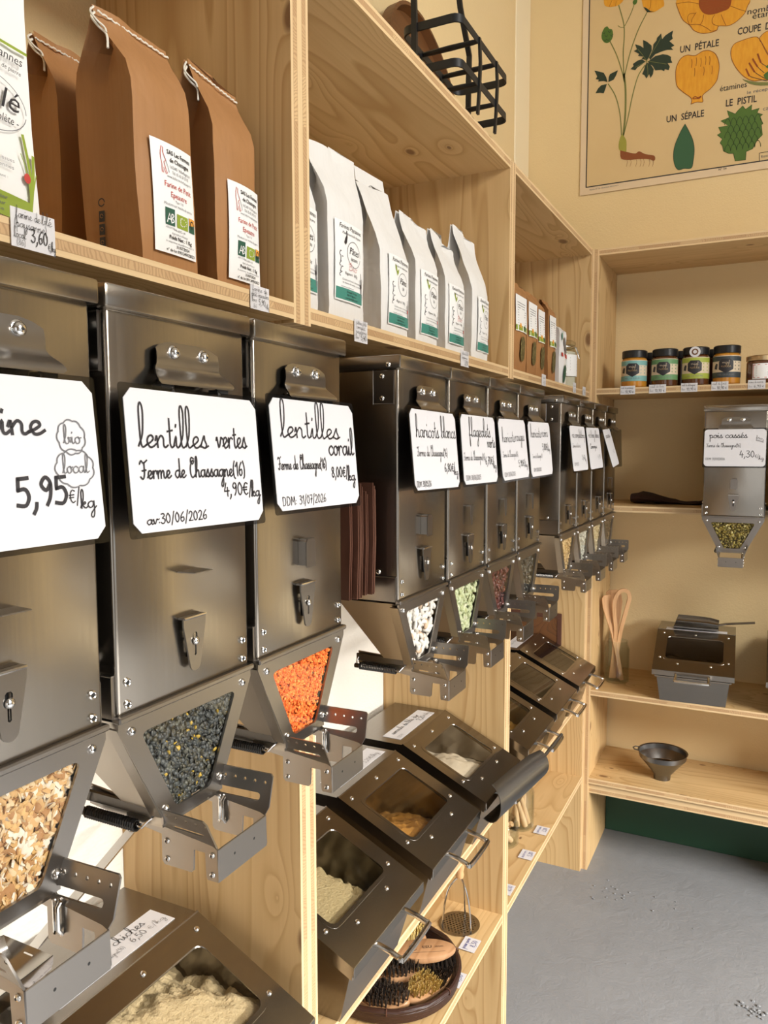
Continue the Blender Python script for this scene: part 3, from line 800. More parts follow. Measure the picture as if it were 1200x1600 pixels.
# ------------------------------------------------------------------ what is in them
def seed_mat(name, cols, rough=.45, **kw):
    m = mat(name, cols[0][1], rough, **kw)
    t = NT(m)
    g = t.n('ShaderNodeNewGeometry')
    nd = t.n('ShaderNodeValToRGB')
    t.put(nd, 0, g.outputs['Random Per Island'])
    nd.color_ramp.interpolation = 'CONSTANT'
    el = nd.color_ramp.elements
    while len(el) < len(cols): el.new(.5)
    for e, (p, c) in zip(el, cols): e.position = p; e.color = (*c, 1)
    t.color(nd.outputs[0])
    return m
def ellipsoid(nu, nv):
    v, f = [(0, 0, 1)], []
    for i in range(1, nv):
        a = PI * i / nv
        v += [(math.sin(a) * math.cos(2 * PI * k / nu), math.sin(a) * math.sin(2 * PI * k / nu), math.cos(a)) for k in range(nu)]
    v.append((0, 0, -1))
    for k in range(nu): f.append((0, 1 + k, 1 + (k + 1) % nu))
    for i in range(nv - 2):
        for k in range(nu):
            a = 1 + i * nu
            f.append((a + k, a + nu + k, a + nu + (k + 1) % nu, a + (k + 1) % nu))
    l = len(v) - 1; a = 1 + (nv - 2) * nu
    for k in range(nu): f.append((a + k, l, a + (k + 1) % nu))
    return v, f
def fill(name, label, cat, root, m, core, a, bb, c, count, seed, nu=7, nv=5, bend=0.0, flat=.25, level=1.183, jag=0.0):
    """loose food pressed against the hopper window: grains of half axes a,bb,c"""
    rnd = random.Random(seed)
    mb = MB()
    ev, ef = ellipsoid(nu, nv)
    W = lambda z: .0225 + (z - 1.109) / .074 * .038
    n = 0
    while n < count:
        z = rnd.uniform(1.108, level); y = rnd.uniform(-.062, .062)
        if abs(y) > W(z): continue
        n += 1
        x = -.0025 - c - rnd.random() ** 1.5 * 2.6 * max(c, .0016)
        rot = Matrix.Rotation(rnd.uniform(0, 2 * PI), 3, 'X') @ Matrix.Rotation(rnd.gauss(0, flat), 3, 'Y') @ Matrix.Rotation(rnd.gauss(0, flat), 3, 'Z')
        s = rnd.uniform(.85, 1.12)
        vs = []
        for p in ev:
            q = Vector((p[0] * c, p[1] * bb, p[2] * a)) * s     # long axis along z before turning
            if bend: q.y += bend * (p[2] ** 2) * bb * 2.0
            if jag: q *= 1 + rnd.uniform(-jag, jag)
            q = rot @ q
            vs.append((min(x + q.x, -.0015), y + q.y, Z(z) + q.z))
        mb.add(vs, ef, m)
    # the mass behind, darkened in colour for the shade between the grains
    zz = [1.105 + (level - 1.105) * k / 8 for k in range(9)]
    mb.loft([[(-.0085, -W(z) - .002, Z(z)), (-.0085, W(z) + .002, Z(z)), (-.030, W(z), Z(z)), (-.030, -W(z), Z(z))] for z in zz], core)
    o = mb.build(name, None, smooth=60)
    o.location = root.location; o.rotation_euler = root.rotation_euler
    tag(o, label, cat, kind='stuff')
    return o

proto = make_dispenser()
DISP = {}
YC = [.314, .488, .662, .969, 1.143, 1.317, 1.491, 1.822, 1.996, 2.170, 2.344]
KIND = ['flat', 'flat', 'fold', 'fold', 'taper', 'taper', 'taper', 'none', 'none', 'none', 'taper']
NAMES = ['nearest steel dispenser at left with oat flakes in its window', 'steel dispenser with dark green lentils in its window', 'steel dispenser with orange lentils in its window',
         'steel dispenser with white beans in its window', 'steel dispenser with pale green beans in its window', 'steel dispenser with dark red beans in its window',
         'steel dispenser with black beans in its window', 'steel dispenser with golden grains, first of the far four', 'steel dispenser with white grains, second of the far four',
         'steel dispenser with cream grains, third of the far four', 'steel dispenser at the far end of the row, window dark']
for i, y in enumerate(YC):
    o = proto if i == 0 else copy_tree(proto)
    o.location = (XD, y, ZD)
    tag(o, NAMES[i], 'dispenser', 'steel dispensers in a row')
    DISP[i] = o
dback = copy_tree(proto); dback.location = (-.090, 2.400, ZD); dback.rotation_euler = (0, 0, -PI / 2)
tag(dback, 'steel dispenser hanging at the back shelf with split peas in its window', 'dispenser', 'steel dispensers on the back shelf')
dback2 = copy_tree(proto); dback2.location = (.090, 2.400, ZD); dback2.rotation_euler = (0, 0, -PI / 2)
tag(dback2, 'steel dispenser cut off by the right edge beside the split pea dispenser', 'dispenser', 'steel dispensers on the back shelf')
for i, k in enumerate(KIND):
    if k != 'none': thumb_tab(DISP[i], k)
thumb_tab(dback, 'fold')

fill('oat_flakes', 'cream and brown oat flakes behind the nearest dispenser window', 'oats', DISP[0],
     seed_mat('oat_flake', [(0, (.50, .30, .12)), (.25, (.58, .43, .25)), (.5, (.66, .58, .47)), (.66, (.34, .17, .06)), (.84, (.55, .34, .13))], .7), mat('oat_mass', (.45, .28, .12), .8),
     .0042, .0030, .0010, 1150, 1, 6, 4, flat=.5, jag=.28)
fill('green_lentils', 'dark green lentils behind a dispenser window', 'lentils', DISP[1],
     seed_mat('green_lentil', [(0, (.040, .044, .042)), (.3, (.060, .066, .064)), (.5, (.055, .048, .028)), (.68, (.085, .086, .066)), (.82, (.030, .030, .025)), (.972, (.50, .33, .045))], .42), mat('lentil_mass', (.03, .03, .025), .8),
     .0025, .0024, .0011, 1500, 2, 7, 5, flat=.55)
fill('coral_lentils', 'bright orange split lentils behind a dispenser window', 'lentils', DISP[2],
     seed_mat('coral_lentil', [(0, (.83, .17, .022)), (.4, (.90, .24, .035)), (.75, (.70, .12, .015)), (.92, (.95, .34, .07))], .75), mat('coral_mass', (.50, .075, .01), .8),
     .0020, .0019, .0010, 2000, 3, 6, 4, flat=.6)
fill('white_beans', 'white haricot beans behind a dispenser window', 'beans', DISP[3],
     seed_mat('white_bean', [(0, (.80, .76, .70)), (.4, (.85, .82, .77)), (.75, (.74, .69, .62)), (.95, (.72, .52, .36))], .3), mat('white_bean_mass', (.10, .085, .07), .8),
     .0078, .0038, .0034, 170, 4, 8, 7, .22, .25)
fill('flageolet_beans', 'pale green flageolet beans behind a dispenser window', 'beans', DISP[4],
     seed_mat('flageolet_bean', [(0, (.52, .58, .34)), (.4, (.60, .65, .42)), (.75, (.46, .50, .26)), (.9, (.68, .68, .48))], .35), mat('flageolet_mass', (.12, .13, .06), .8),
     .0060, .0028, .0026, 290, 5, 8, 6, .2, .25)
fill('red_beans', 'dark red beans behind a dispenser window', 'beans', DISP[5],
     seed_mat('red_bean', [(0, (.085, .016, .013)), (.4, (.12, .024, .018)), (.75, (.06, .012, .010))], .3), mat('red_bean_mass', (.04, .008, .006), .8),
     .0070, .0036, .0032, 190, 6, 8, 6, .2, .25)
fill('black_beans', 'black beans behind a dispenser window', 'beans', DISP[6],
     seed_mat('black_bean', [(0, (.022, .022, .018)), (.5, (.035, .034, .027)), (.9, (.16, .15, .11))], .3), mat('black_bean_mass', (.01, .01, .008), .8),
     .0058, .0034, .0030, 220, 7, 7, 6, .15, .25)
fill('golden_grains', 'golden grains behind the first far dispenser window', 'grain', DISP[7],
     seed_mat('golden_grain', [(0, (.62, .42, .17)), (.5, (.70, .52, .26)), (.85, (.52, .33, .12))], .5), mat('golden_mass', (.42, .28, .11), .8), .0040, .0020, .0018, 420, 8, 5, 4)
fill('white_rice', 'white grains behind the second far dispenser window', 'grain', DISP[8],
     seed_mat('white_rice_grain', [(0, (.66, .65, .55)), (.5, (.74, .73, .64)), (.85, (.58, .56, .44))], .5), mat('rice_mass', (.5, .48, .40), .8), .0034, .0013, .0012, 520, 9, 5, 4)
fill('cream_grains', 'cream grains behind the third far dispenser window', 'grain', DISP[9],
     seed_mat('cream_grain', [(0, (.70, .58, .34)), (.5, (.77, .66, .43)), (.85, (.62, .48, .24))], .5), mat('cream_mass', (.5, .38, .20), .8), .0034, .0018, .0016, 420, 10, 5, 4)
fill('dark_grains', 'dark grains behind the last far dispenser window', 'grain', DISP[10],
     seed_mat('dark_grain', [(0, (.10, .065, .03)), (.5, (.14, .09, .045))], .5), mat('dark_mass', (.06, .04, .02), .8), .0034, .0026, .0020, 260, 11, 5, 4)
fill('split_peas', 'yellow green split peas behind the back dispenser window', 'peas', dback,
     seed_mat('split_pea', [(0, (.26, .19, .030)), (.35, (.12, .085, .015)), (.6, (.36, .29, .07)), (.82, (.17, .145, .03)), (.94, (.62, .54, .24))], .35), mat('pea_mass', (.07, .055, .012), .8),
     .0030, .0029, .0026, 560, 12, 7, 5)

# ------------------------------------------------------------------ laminated signs held by the clips
SW, SH = .155, .104
FERME = 'Ferme de Chassagne(16)'
def sign(idx, label, texts, tilt=.012, dy=0.0, roll=0.0, yaw=0.0, corner='cut', blank=False, group='handwritten signs on the dispensers', w=SW, root=None, dz=0.0):
    d = root or DISP[idx]
    rz = d.rotation_euler.z
    off = Matrix.Rotation(rz, 3, 'Z') @ Vector((.0155, dy, 0))
    s = thing('price_sign', label, 'sign', (d.location.x + off.x, d.location.y + off.y, 1.4475 + dz), group=group)
    s.rotation_euler = (Matrix.Rotation(rz, 4, 'Z') @ Matrix.Rotation(yaw, 4, 'Z') @ Matrix.Rotation(roll, 4, 'X') @ Matrix.Rotation(-math.atan(tilt / SH), 4, 'Y')).to_euler()
    W2 = w / 2
    c = .0075
    def bend(u, v, wv): return (wv, u, v)
    if corner == 'cut': o = [(-W2 + c, 0), (W2 - c, 0), (W2, -c), (W2, -SH + c), (W2 - c, -SH), (-W2 + c, -SH), (-W2, -SH + c), (-W2, -c)]
    else: o = rrect(-W2, W2, -SH, 0, .009, 4)
    e = .0035
    b = MB(); b.sheet(rrect(-W2 - e, W2 + e, -SH - e, e, .003, 3), [], .0005, lambda u, v, q: bend(u, v, q), SLEEVE)
    b.build('laminate_sleeve', s)
    if blank:
        return s
    b = MB()
    b.sheet(list(reversed(o)), [], .0006, lambda u, v, q: bend(u, v, q + .0006), PAPER)
    fn = lambda u, v, q: bend(u, v, q + .0013)
    for t in texts:
        text, u0, v0, xh, wd = t[:5]
        kw = t[5] if len(t) > 5 else {}
        kw['pen'] = kw.get('pen', .1) * (1.75 if idx in (0, 1, 2) else 1.4)
        handwrite(b, text, -W2 + u0 * w, -SH + v0 * SH, xh, fn, kw.pop('m', INK), wd * w, **kw)
    for k in texts[-1][6:] if len(texts[-1]) > 6 else ():
        k(b, fn)
    b.build('card', s)
    return s
def clouds(b, fn):
    for cu, cv, ru, rv in ((.058, -.037, .0105, .0105), (.0585, -.057, .0145, .0115)):
        pts = []
        for k in range(73):
            q = 2 * PI * k / 72
            rr = 1 + .09 * abs(math.sin(q * 4.5))
            pts.append((cu + ru * rr * math.cos(q) - .0015, cv + rv * rr * math.sin(q)))
        b.stroke(pts, .0009, fn, INKGREY, .0004)
    handwrite(b, 'bio', .050, -.041, .0042, fn, INKGREY, .014, pen=.0008, asc=1.2)
    handwrite(b, 'local', .047, -.060, .0042, fn, INKGREY, .021, pen=.0008, asc=1.2)
sign(0, 'white laminated sign priced 5,95 on the nearest dispenser at left',
     [("flocons", .08, .80, .0070, .36, dict(pen=.14, asc=1.3)), ("d'avoine", .15, .66, .0078, .58, dict(pen=.15, asc=1.3)), ('5,95', .57, .24, .0085, .25, dict(pen=.16)), ('€/', .82, .24, .0042, .06, dict(pen=.10)), ('kg', .875, .20, .0042, .08, dict(pen=.12, asc=1.2), clouds)], .010, -.014, dz=-.004)
sign(1, 'white laminated sign reading lentilles vertes, priced 4,90',
     [('lentilles', .07, .595, .0085, .49, dict(pen=.10, asc=1.75)), ('vertes', .63, .60, .0085, .26, dict(pen=.10)), (FERME, .07, .375, .0056, .79, dict(pen=.13, asc=1.2)), ('4,90€/', .66, .22, .0052, .25, dict(pen=.13)), ('kg', .90, .20, .0046, .08, dict(pen=.15, asc=1.3)),
      ('av:30/06/2026', .08, .055, .0036, .43, dict(pen=.14))], .009, -.005, math.radians(-.8), dz=-.006)
sign(2, 'white laminated sign reading lentilles corail, priced 8,00',
     [('lentilles', .09, .655, .0095, .70, dict(pen=.10, asc=1.75)), ('corail', .63, .495, .0092, .34, dict(pen=.11, asc=1.35)), (FERME, .04, .365, .0050, .55, dict(pen=.11, asc=1.2)), ('8,00€/', .645, .275, .0052, .22, dict(pen=.14)), ('kg', .86, .235, .0052, .10, dict(pen=.15, asc=1.3)),
      ('DDM: 31/07/2026', .05, .045, .0040, .50, dict(pen=.11))], .010, -.003, math.radians(-.6), dz=-.003)
sign(3, 'white laminated sign reading haricots blancs, priced 6,80',
     [('haricots', .09, .655, .0095, .49, dict(pen=.09, asc=1.35)), ('blancs', .63, .665, .0095, .35, dict(pen=.09, asc=1.35)), (FERME, .09, .42, .0052, .66, dict(pen=.10, asc=1.2)), ('6,80€/', .65, .215, .0056, .26, dict(pen=.15)), ('kg', .88, .17, .0045, .09, dict(pen=.16)), ('DDM 30/05/26', .03, .04, .0036, .30, dict(pen=.14))], .010, -.006, math.radians(-.8))
sign(4, 'white laminated sign reading flageolets verts, priced 6,70',
     [('flageolets', .20, .69, .0095, .64, dict(pen=.10, asc=1.3)), ('verts', .72, .535, .0085, .25, dict(pen=.12)), (FERME, .03, .345, .0050, .60, dict(pen=.10, asc=1.2)), ('6,70€/', .63, .275, .0060, .27, dict(pen=.15)), ('kg', .88, .21, .0045, .09, dict(pen=.16)), ('DDM 30/06/2025', .05, .06, .0036, .42, dict(pen=.14))], .008, -.002, math.radians(-.4))
sign(5, 'white laminated sign reading haricots rouges, priced 5,90',
     [('haricots', .08, .62, .0082, .46, dict(pen=.09, asc=1.35)), ('rouges', .56, .64, .0082, .36, dict(pen=.09)), (FERME, .06, .375, .0042, .55, dict(pen=.10, asc=1.2)), ('5,90€/', .60, .20, .0056, .26, dict(pen=.14)), ('kg', .86, .18, .0040, .09, dict(pen=.16)), ('DDM 30/06/2025', .05, .06, .0034, .40, dict(pen=.13))], .011, -.002, math.radians(.6))
sign(6, 'white laminated sign reading haricots noirs, priced 5,80',
     [('haricots', .08, .715, .0085, .46, dict(pen=.09, asc=1.3)), ('noirs', .58, .73, .0085, .30, dict(pen=.09)), ('5,80€/', .56, .475, .0062, .28, dict(pen=.14)), ('kg', .84, .45, .0042, .09, dict(pen=.16)), (FERME, .09, .335, .0036, .45, dict(pen=.10)), ('DDM 30/06/2025', .09, .09, .0032, .36, dict(pen=.13))], .010, .000, math.radians(.4))
sign(7, 'white laminated sign on the first of the far four dispensers',
     [('riz complet', .10, .74, .0070, .60, dict(pen=.13, asc=1.2)), ('long', .70, .74, .0070, .24, dict(pen=.13)), ('Ferme de la riz', .08, .52, .0042, .50, dict(pen=.14)), ('5,60', .62, .25, .0050, .22, dict(pen=.15)), ('kg', .82, .2, .0040, .09, dict(pen=.15)), ('DDM 2025', .08, .12, .0034, .28, dict(pen=.13))], .012, .004, 0, 0, 'round')
sign(8, 'white laminated sign on the second of the far four dispensers',
     [('riz long', .10, .76, .0070, .45, dict(pen=.13)), ('blanc', .62, .76, .0070, .30, dict(pen=.13)), ('Camargue', .14, .50, .0050, .5, dict(pen=.18)), ('4,90', .64, .24, .0050, .22, dict(pen=.12))], .014, .006, math.radians(.6), 0, 'round')
sign(9, 'white laminated sign on the third of the far four dispensers', [('couscous', .14, .77, .0070, .6, dict(pen=.13)), ('4,20', .6, .34, .0048, .22, dict(pen=.10))], .030, .012, math.radians(2.5), math.radians(4), 'round')
sign(10, 'clear laminated sleeve seen edgewise on the last dispenser of the row', [], .004, .004, 0, 0, blank=True)
sign(None, 'white laminated sign reading pois cassés, on the back shelf dispenser',
     [('pois', .08, .77, .0080, .22, dict(pen=.15)), ('cassés', .34, .77, .0080, .36, dict(pen=.15)), (FERME, .04, .52, .0046, .56, dict(pen=.12)), ('4,30', .58, .25, .0088, .25, dict(pen=.13)), ('€/', .83, .24, .0042, .06, dict(pen=.13)), ('kg', .89, .19, .0042, .08, dict(pen=.14)), ('DDM 31/07/2026', .03, .17, .0032, .32, dict(pen=.13)),
      ('bio', .84, .76, .0032, .10, dict(pen=.12, rise=-.3)), ('local', .84, .69, .0032, .12, dict(pen=.12, rise=-.3))], .003, -.001, 0, 0, 'round', root=dback, w=.158, group='handwritten signs on the dispensers')

# ------------------------------------------------------------------ steel bins with sloping lids
HW = .1165
def make_bin():
    root = thing('bulk_bin', 'steel bin', 'bin')
    b = MB()                                                     # tapered tub with a folded rim
    def ring(t, z0, hw):
        return t
    outer_t = [(-.010, .088), (-.180, .172), (-.308, .172)]
    for inset in (0, .0015):
        hw1, hw0 = .108 - inset, .094 - inset
        side = [(-.012 - inset, .088), (-.036 - inset, .0 + inset), (-.296 + inset, .0 + inset), (-.306 + inset, .172), (-.180, .172)]
        hws = [hw1 - .004, hw0, hw0, hw1, hw1]
        L = [(x, -h, z) for (x, z), h in zip(side, hws)]; R = [(x, h, z) for (x, z), h in zip(side, hws)]
        b.add(L + R, [(0, 1, 2, 3, 4), (5, 6, 7, 8, 9), (0, 5, 6, 1), (1, 6, 7, 2), (2, 7, 8, 3)], STEEL_BIN)
    b.box(-.012, -.006, -.109, .109, .080, .0855, STEEL_BIN, .001)
    b.build('tub', root)
    # lid: sloping front with a window, level rear, turned-down rims
    FZ, SL = .103, math.hypot(.18, .087)
    def slope(u, s, w): return (-.18 * s / SL - .435 * w, u, FZ + .087 * s / SL + .90 * w)
    b = MB()
    win = rrect(-.083, .083, .056, .166, .012, 3)
    b.sheet([(-HW, 0), (HW, 0), (HW, SL), (-HW, SL)], [list(reversed(win))], .0016, slope, STEEL_BIN)
    b.box(-.312, -.180, -HW, HW, FZ + .0855, FZ + .0872, STEEL_BIN)
    b.tube([(-.1815, -HW, FZ + .088), (-.1815, HW, FZ + .088)], .0018, STEEL_BIN, 6)
    for s in (-1, 1):
        q = [(0, FZ), (-.18, FZ + .087), (-.312, FZ + .087), (-.312, FZ + .068), (-.184, FZ + .068), (-.004, FZ - .017)]
        b.sheet(q, [], .0014, lambda u, v, w, s=s: (u, s * (HW - w), v), STEEL_BIN)
    b.box(-.0014, 0, -HW, HW, FZ - .015, FZ + .0006, STEEL_BIN, .0004)
    b.sheet(rrect(-.089, .089, .050, .172, .014, 3), [list(reversed(win))], .0006, lambda u, v, w: slope(u, v, w + .0016), STEEL_BIN)
    lid = b.build('lid', root)
    b = MB(); b.sheet(rrect(-.0835, .0835, .0555, .1665, .012, 3), [], .0008, lambda u, v, w: slope(u, v, w - .0002), PLEXI_BIN); b.build('window_pane', lid)
    for u, s in ((-.095, .182), (0, .182), (.095, .182), (-.098, .060), (.098, .060), (-.045, .036), (.05, .036)):
        b = MB(); p = Vector(slope(u, s, .002)); b.dome(p, (.435, 0, .9), .0040, .0026, BOLT, 10); b.build('screw', lid)
    b = MB()
    hp = [(-.004, -.046, FZ - .006), (.016, -.046, FZ - .010), (.034, -.046, FZ - .016), (.0395, -.041, FZ - .018), (.0395, .041, FZ - .018), (.034, .046, FZ - .016), (.016, .046, FZ - .010), (-.004, .046, FZ - .006)]
    b.tube(smooth_path(hp, 4), .0042, WIRE, 10); b.build('handle', lid)
    return root
binp = make_bin()
BINS = []
ZB = .5972
BPOS = [(.122, None), (.383, 'steel bin beside the chickpea flour bin, cut off at lower left'), (.643, 'nearest steel bin at lower left with pale flour under its window'),
        (.975, 'steel bin in the middle unit with coarse cream flour, nearest of three'), (1.247, 'steel bin in the middle unit with orange-brown contents, second of three'), (1.515, 'steel bin in the middle unit with white flour, farthest of three'),
        (1.812, 'steel bin in the corner unit with yellow contents, nearest of three'), (2.078, 'steel bin in the corner unit, second of three, window dark'), (2.343, 'steel bin in the corner unit nearest the back wall, beside the reddish board')]
for i, (y, lab) in enumerate(BPOS):
    if lab is None: BINS.append(None); continue
    o = binp if i == 1 else copy_tree(binp)
    o.location = (-.476, y, ZB)
    tag(o, lab, 'bin', 'steel bins on the left shelves')
    BINS.append(o)
for x, lab in ((-.188, 'steel bin on the back shelf with a scoop lying on its lid'), (.128, 'steel bin on the back shelf cut off by the right edge')):
    o = copy_tree(binp); o.location = (x, 2.455, .6125); o.rotation_euler = (0, 0, -PI / 2 + (.035 if x < 0 else 0))
    tag(o, lab, 'bin', 'steel bins on the back shelf'); BINS.append(o)

def powder_mat(name, a, b_, sc=90.0, strength=.6):
    m = mat(name, a, .9)
    t = NT(m)
    o = t.obj()
    n = t.noise(o, sc, 4.0, .65)
    t.color(t.mix(n, b_, a))
    t.bump(n, strength, .006)
    return m
from mathutils import noise as mnoise
def heap(name, label, cat, root, m, base, gx, gy, lump, seed, peak=None, lumpsc=30.0):
    """loose food inside a bin: a heaped surface that stays under the lid"""
    nx, ny = 84, 84
    b = MB()
    vs = []
    for i in range(nx + 1):
        x = -.296 + (.272) * i / nx
        for j in range(ny + 1):
            y = -.098 + .196 * j / ny
            z = base + gx * (x + .12) + gy * y
            if peak: z += peak[2] * math.exp(-((x - peak[0]) ** 2 + (y - peak[1]) ** 2) / (2 * peak[3] ** 2))
            z += lump * (mnoise.fractal(Vector((x * lumpsc, y * lumpsc, seed)), 1.0, 2.0, 4) )
            top = (.103 + .087 * min(1, -x / .18)) - .011
            if z > top - .008: z = top - .008 + .006 * math.tanh((z - top + .008) / .012)
            vs.append((x, y, max(z, .006)))
    fs = [(i * (ny + 1) + j, i * (ny + 1) + j + 1, (i + 1) * (ny + 1) + j + 1, (i + 1) * (ny + 1) + j) for i in range(nx) for j in range(ny)]
    b.add(vs, fs, m)
    n1 = ny + 1                                                  # skirt down to the tub's floor
    per = [j for j in range(n1)] + [i * n1 + ny for i in range(1, nx + 1)] + [nx * n1 + j for j in range(ny - 1, -1, -1)] + [i * n1 for i in range(nx - 1, 0, -1)]
    top = [vs[k] for k in per]
    bot = [(min(max(p[0], -.288), -.042), p[1] * .90, .003) for p in top]
    k = len(top)
    b.add(top + bot, [(q, (q + 1) % k, k + (q + 1) % k, k + q) for q in range(k)], m)
    o = b.build(name, None, smooth=180)
    o.location = root.location; o.rotation_euler = root.rotation_euler
    return tag(o, label, cat, kind='stuff')
heap('chickpea_flour', 'pale cream flour heaped under the nearest bin window', 'flour', BINS[2], powder_mat('chickpea_flour', (.80, .70, .50), (.60, .49, .30), 120, .8), .146, -.02, -.34, .013, 1.3, (-.06, .0, .022, .06), 46)
heap('coarse_flour', 'coarse cream flour heaped to one side in the middle unit', 'flour', BINS[3], powder_mat('coarse_flour', (.76, .67, .44), (.56, .46, .25), 260, 1.0), .130, .0, -.70, .016, 4.1, (-.12, -.05, .04, .05), 60)
heap('red_lentil_flour', 'orange-brown powder in the second middle bin', 'flour', BINS[4], powder_mat('orange_flour', (.62, .33, .075), (.44, .21, .04), 120, .5), .108, .10, -.35, .010, 7.7)
heap('wheat_flour', 'white flour in the farthest middle bin', 'flour', BINS[5], powder_mat('white_flour', (.78, .74, .66), (.66, .61, .52), 90, .4), .130, .02, -.42, .016, 9.2, None, 14)
heap('corn_flour', 'yellow powder in the corner unit bin', 'flour', BINS[6], powder_mat('yellow_flour', (.48, .30, .07), (.34, .19, .035), 120, .5), .108, .02, -.40, .022, 2.2)
heap('brown_flour', 'brown powder in the second corner bin', 'flour', BINS[7], powder_mat('brown_flour', (.20, .13, .05), (.13, .08, .03), 120, .5), .070, 0, -.10, .010, 3.2)
heap('dark_grain', 'dark grain in the last corner bin', 'grain', BINS[8], powder_mat('dark_grain_bulk', (.13, .10, .06), (.07, .05, .03), 200, .6), .070, 0, -.05, .008, 5.2)
heap('seed_mix', 'dark seeds in the back shelf bin', 'seeds', BINS[9], powder_mat('dark_seed_bulk', (.10, .065, .035), (.05, .03, .015), 200, .6), .070, 0, -.05, .008, 6.2)

def bin_card(root, label, texts, x0=-.240, x1=-.198, w=.183, dy=0.0):
    s = thing('bin_card', label, 'label', root.location, root.rotation_euler.z, group='paper labels on the bin lids')
    b = MB()
    h = x1 - x0
    fn = lambda u, v, q: (x0 + (h - v), u + dy, .1905 + q)
    b.sheet([(-w / 2, 0), (w / 2, 0), (w / 2, h), (-w / 2, h)], [], .0006, lambda u, v, q: fn(u, v, q + .0), PAPER)
    for t in texts:
        handwrite(b, t[0], -w / 2 + t[1] * w, t[2] * h, t[3], lambda u, v, q: fn(u, v, q + .0008), t[6] if len(t) > 6 else INK, t[4] * w, pen=t[5])
    o = b.build('card', s)
    return s
bin_card(BINS[2], 'paper label reading farine de pois chiches, 6,50, on the nearest bin',
         [('farine de', .04, .60, .0060, .28, .12), ('pois', .36, .60, .0068, .17, .12), ('chiches', .575, .60, .0068, .28, .12), ('6,50', .66, .26, .0052, .14, .13), ('€/kg', .82, .26, .0040, .15, .09), (FERME, .22, .30, .0034, .38, .10), ('DDM 30/05/2026', .04, .06, .0030, .36, .10)])
bin_card(BINS[3], 'paper label on the coarse flour bin, half hidden under a dispenser tray', [('farine de riz', .06, .55, .0064, .55, .13), ('3,80€/kg', .66, .2, .0046, .3, .13)])
bin_card(BINS[4], 'paper label on the orange-brown bin, behind a dispenser tray', [('polenta', .1, .55, .0064, .4, .13), ('3,20€/kg', .62, .2, .0048, .3, .13)], dy=.012)
bin_card(BINS[5], 'paper label reading semoule de blé dur on the white flour bin', [('semoule', .10, .56, .0058, .28, .17), ('de', .42, .56, .0058, .08, .17), ('blé', .53, .56, .0058, .13, .17), ('dur', .70, .56, .0058, .12, .17), ('2,20', .66, .18, .0062, .16, .16), ('€/kg', .83, .22, .0040, .14, .12), ('DDM', .04, .12, .0032, .12, .14)], dy=-.001)
bin_card(BINS[8], 'paper label on the bin nearest the back wall', [('riz rond', .1, .55, .0060, .45, .13), ('2,90€/kg', .6, .2, .0046, .3, .13)])
bin_card(BINS[9], 'paper label on the back shelf bin, under the scoop', [('graines', .1, .5, .0060, .4, .13)], x0=-.222, x1=-.186)

# ------------------------------------------------------------------ scoops
def scoop(name, label, m, W=.075, L=.135, H=.045, hl=.14, bent=.0, rod=False):
    """trough along +x (mouth at +x), handle towards -x; floor at z=0"""
    root = thing(name, label, 'scoop')
    b = MB()
    n = 12
    def sec(x, k, off=0):
        pts = []
        for i in range(n + 1):
            a = PI * (1 + i / n)
            pts.append((x, (W / 2 - off) * k * math.cos(a), max(off, H * k + (H * k - off) * math.sin(a))))
        return pts
    st = [(0, .82), (.03 * L / .135, .95), (L * .6, 1.0), (L, 1.0)]
    rows = []
    for x, k in st:
        s_ = sec(x, k)
        rows.append([(px + (0.35 * (H - pz) if x == L else 0), py, pz) for px, py, pz in s_])
    rows2 = []
    for x, k in st:
        s_ = sec(x, k, .0014)
        rows2.append([(px + (0.35 * (H - pz) if x == L else 0.0), py, pz) for px, py, pz in s_])
    b.loft(rows, m, False, False, closed=False)
    b.loft(rows2, m, False, False, closed=False)
    b.add(rows[0], [tuple(range(n + 1))], m)
    b.tube(rows[-1], .0010, m, 5)
    b.build('bowl', root, smooth=50)
    b = MB()
    if rod:
        b.tube([(.004, 0, H * .55), (-.02, 0, H * .75), (-hl, 0, H * 1.1)], .0038, m, 8)
    else:
        pth = [(.001, 0, H * .55), (-.03, 0, H * .85), (-hl * .6, 0, H * 1.15 + bent * .4), (-hl, 0, H * 1.3 + bent)]
        b.tube(smooth_path(pth, 5), 1, m, flat=(.014, .0024))
        b.dome((-hl, 0, H * 1.3 + bent - .0012), (0, 0, 1), .0085, .0026, m, 12)
    b.build('handle', root)
    return root
def aim(o, back, front, up=(0, 0, 1)):
    """lays a scoop with its handle root at back and its mouth towards front"""
    f = Vector(front) - Vector(back)
    x = f.normalized(); u = Vector(up)
    y = u.cross(x).normalized(); z = x.cross(y)
    o.matrix_world = Matrix(((x.x, y.x, z.x, back[0]), (x.y, y.y, z.y, back[1]), (x.z, y.z, z.z, back[2]), (0, 0, 0, 1)))
s = scoop('flour_scoop', 'flat-handled steel scoop lying on the lids at lower left', WIRE, .100, .15, .045, .17, .03)
aim(s, (-.735, .565, .8005), (-.735, .40, .7895))
s = scoop('flour_scoop', 'dark steel scoop tucked behind the handle of the white flour bin', DARKSTEEL, .082, .20, .036, .15, 0, True)
aim(s, (-.406, 1.605, .704), (-.442, 1.42, .688), (-1, -.1, .25))
s = scoop('flour_scoop', 'steel scoop lying on the back shelf bin', STEEL_BIN, .098, .125, .034, .105, -.012, True)
aim(s, (-.130, 2.675, .8045), (-.245, 2.672, .8045))

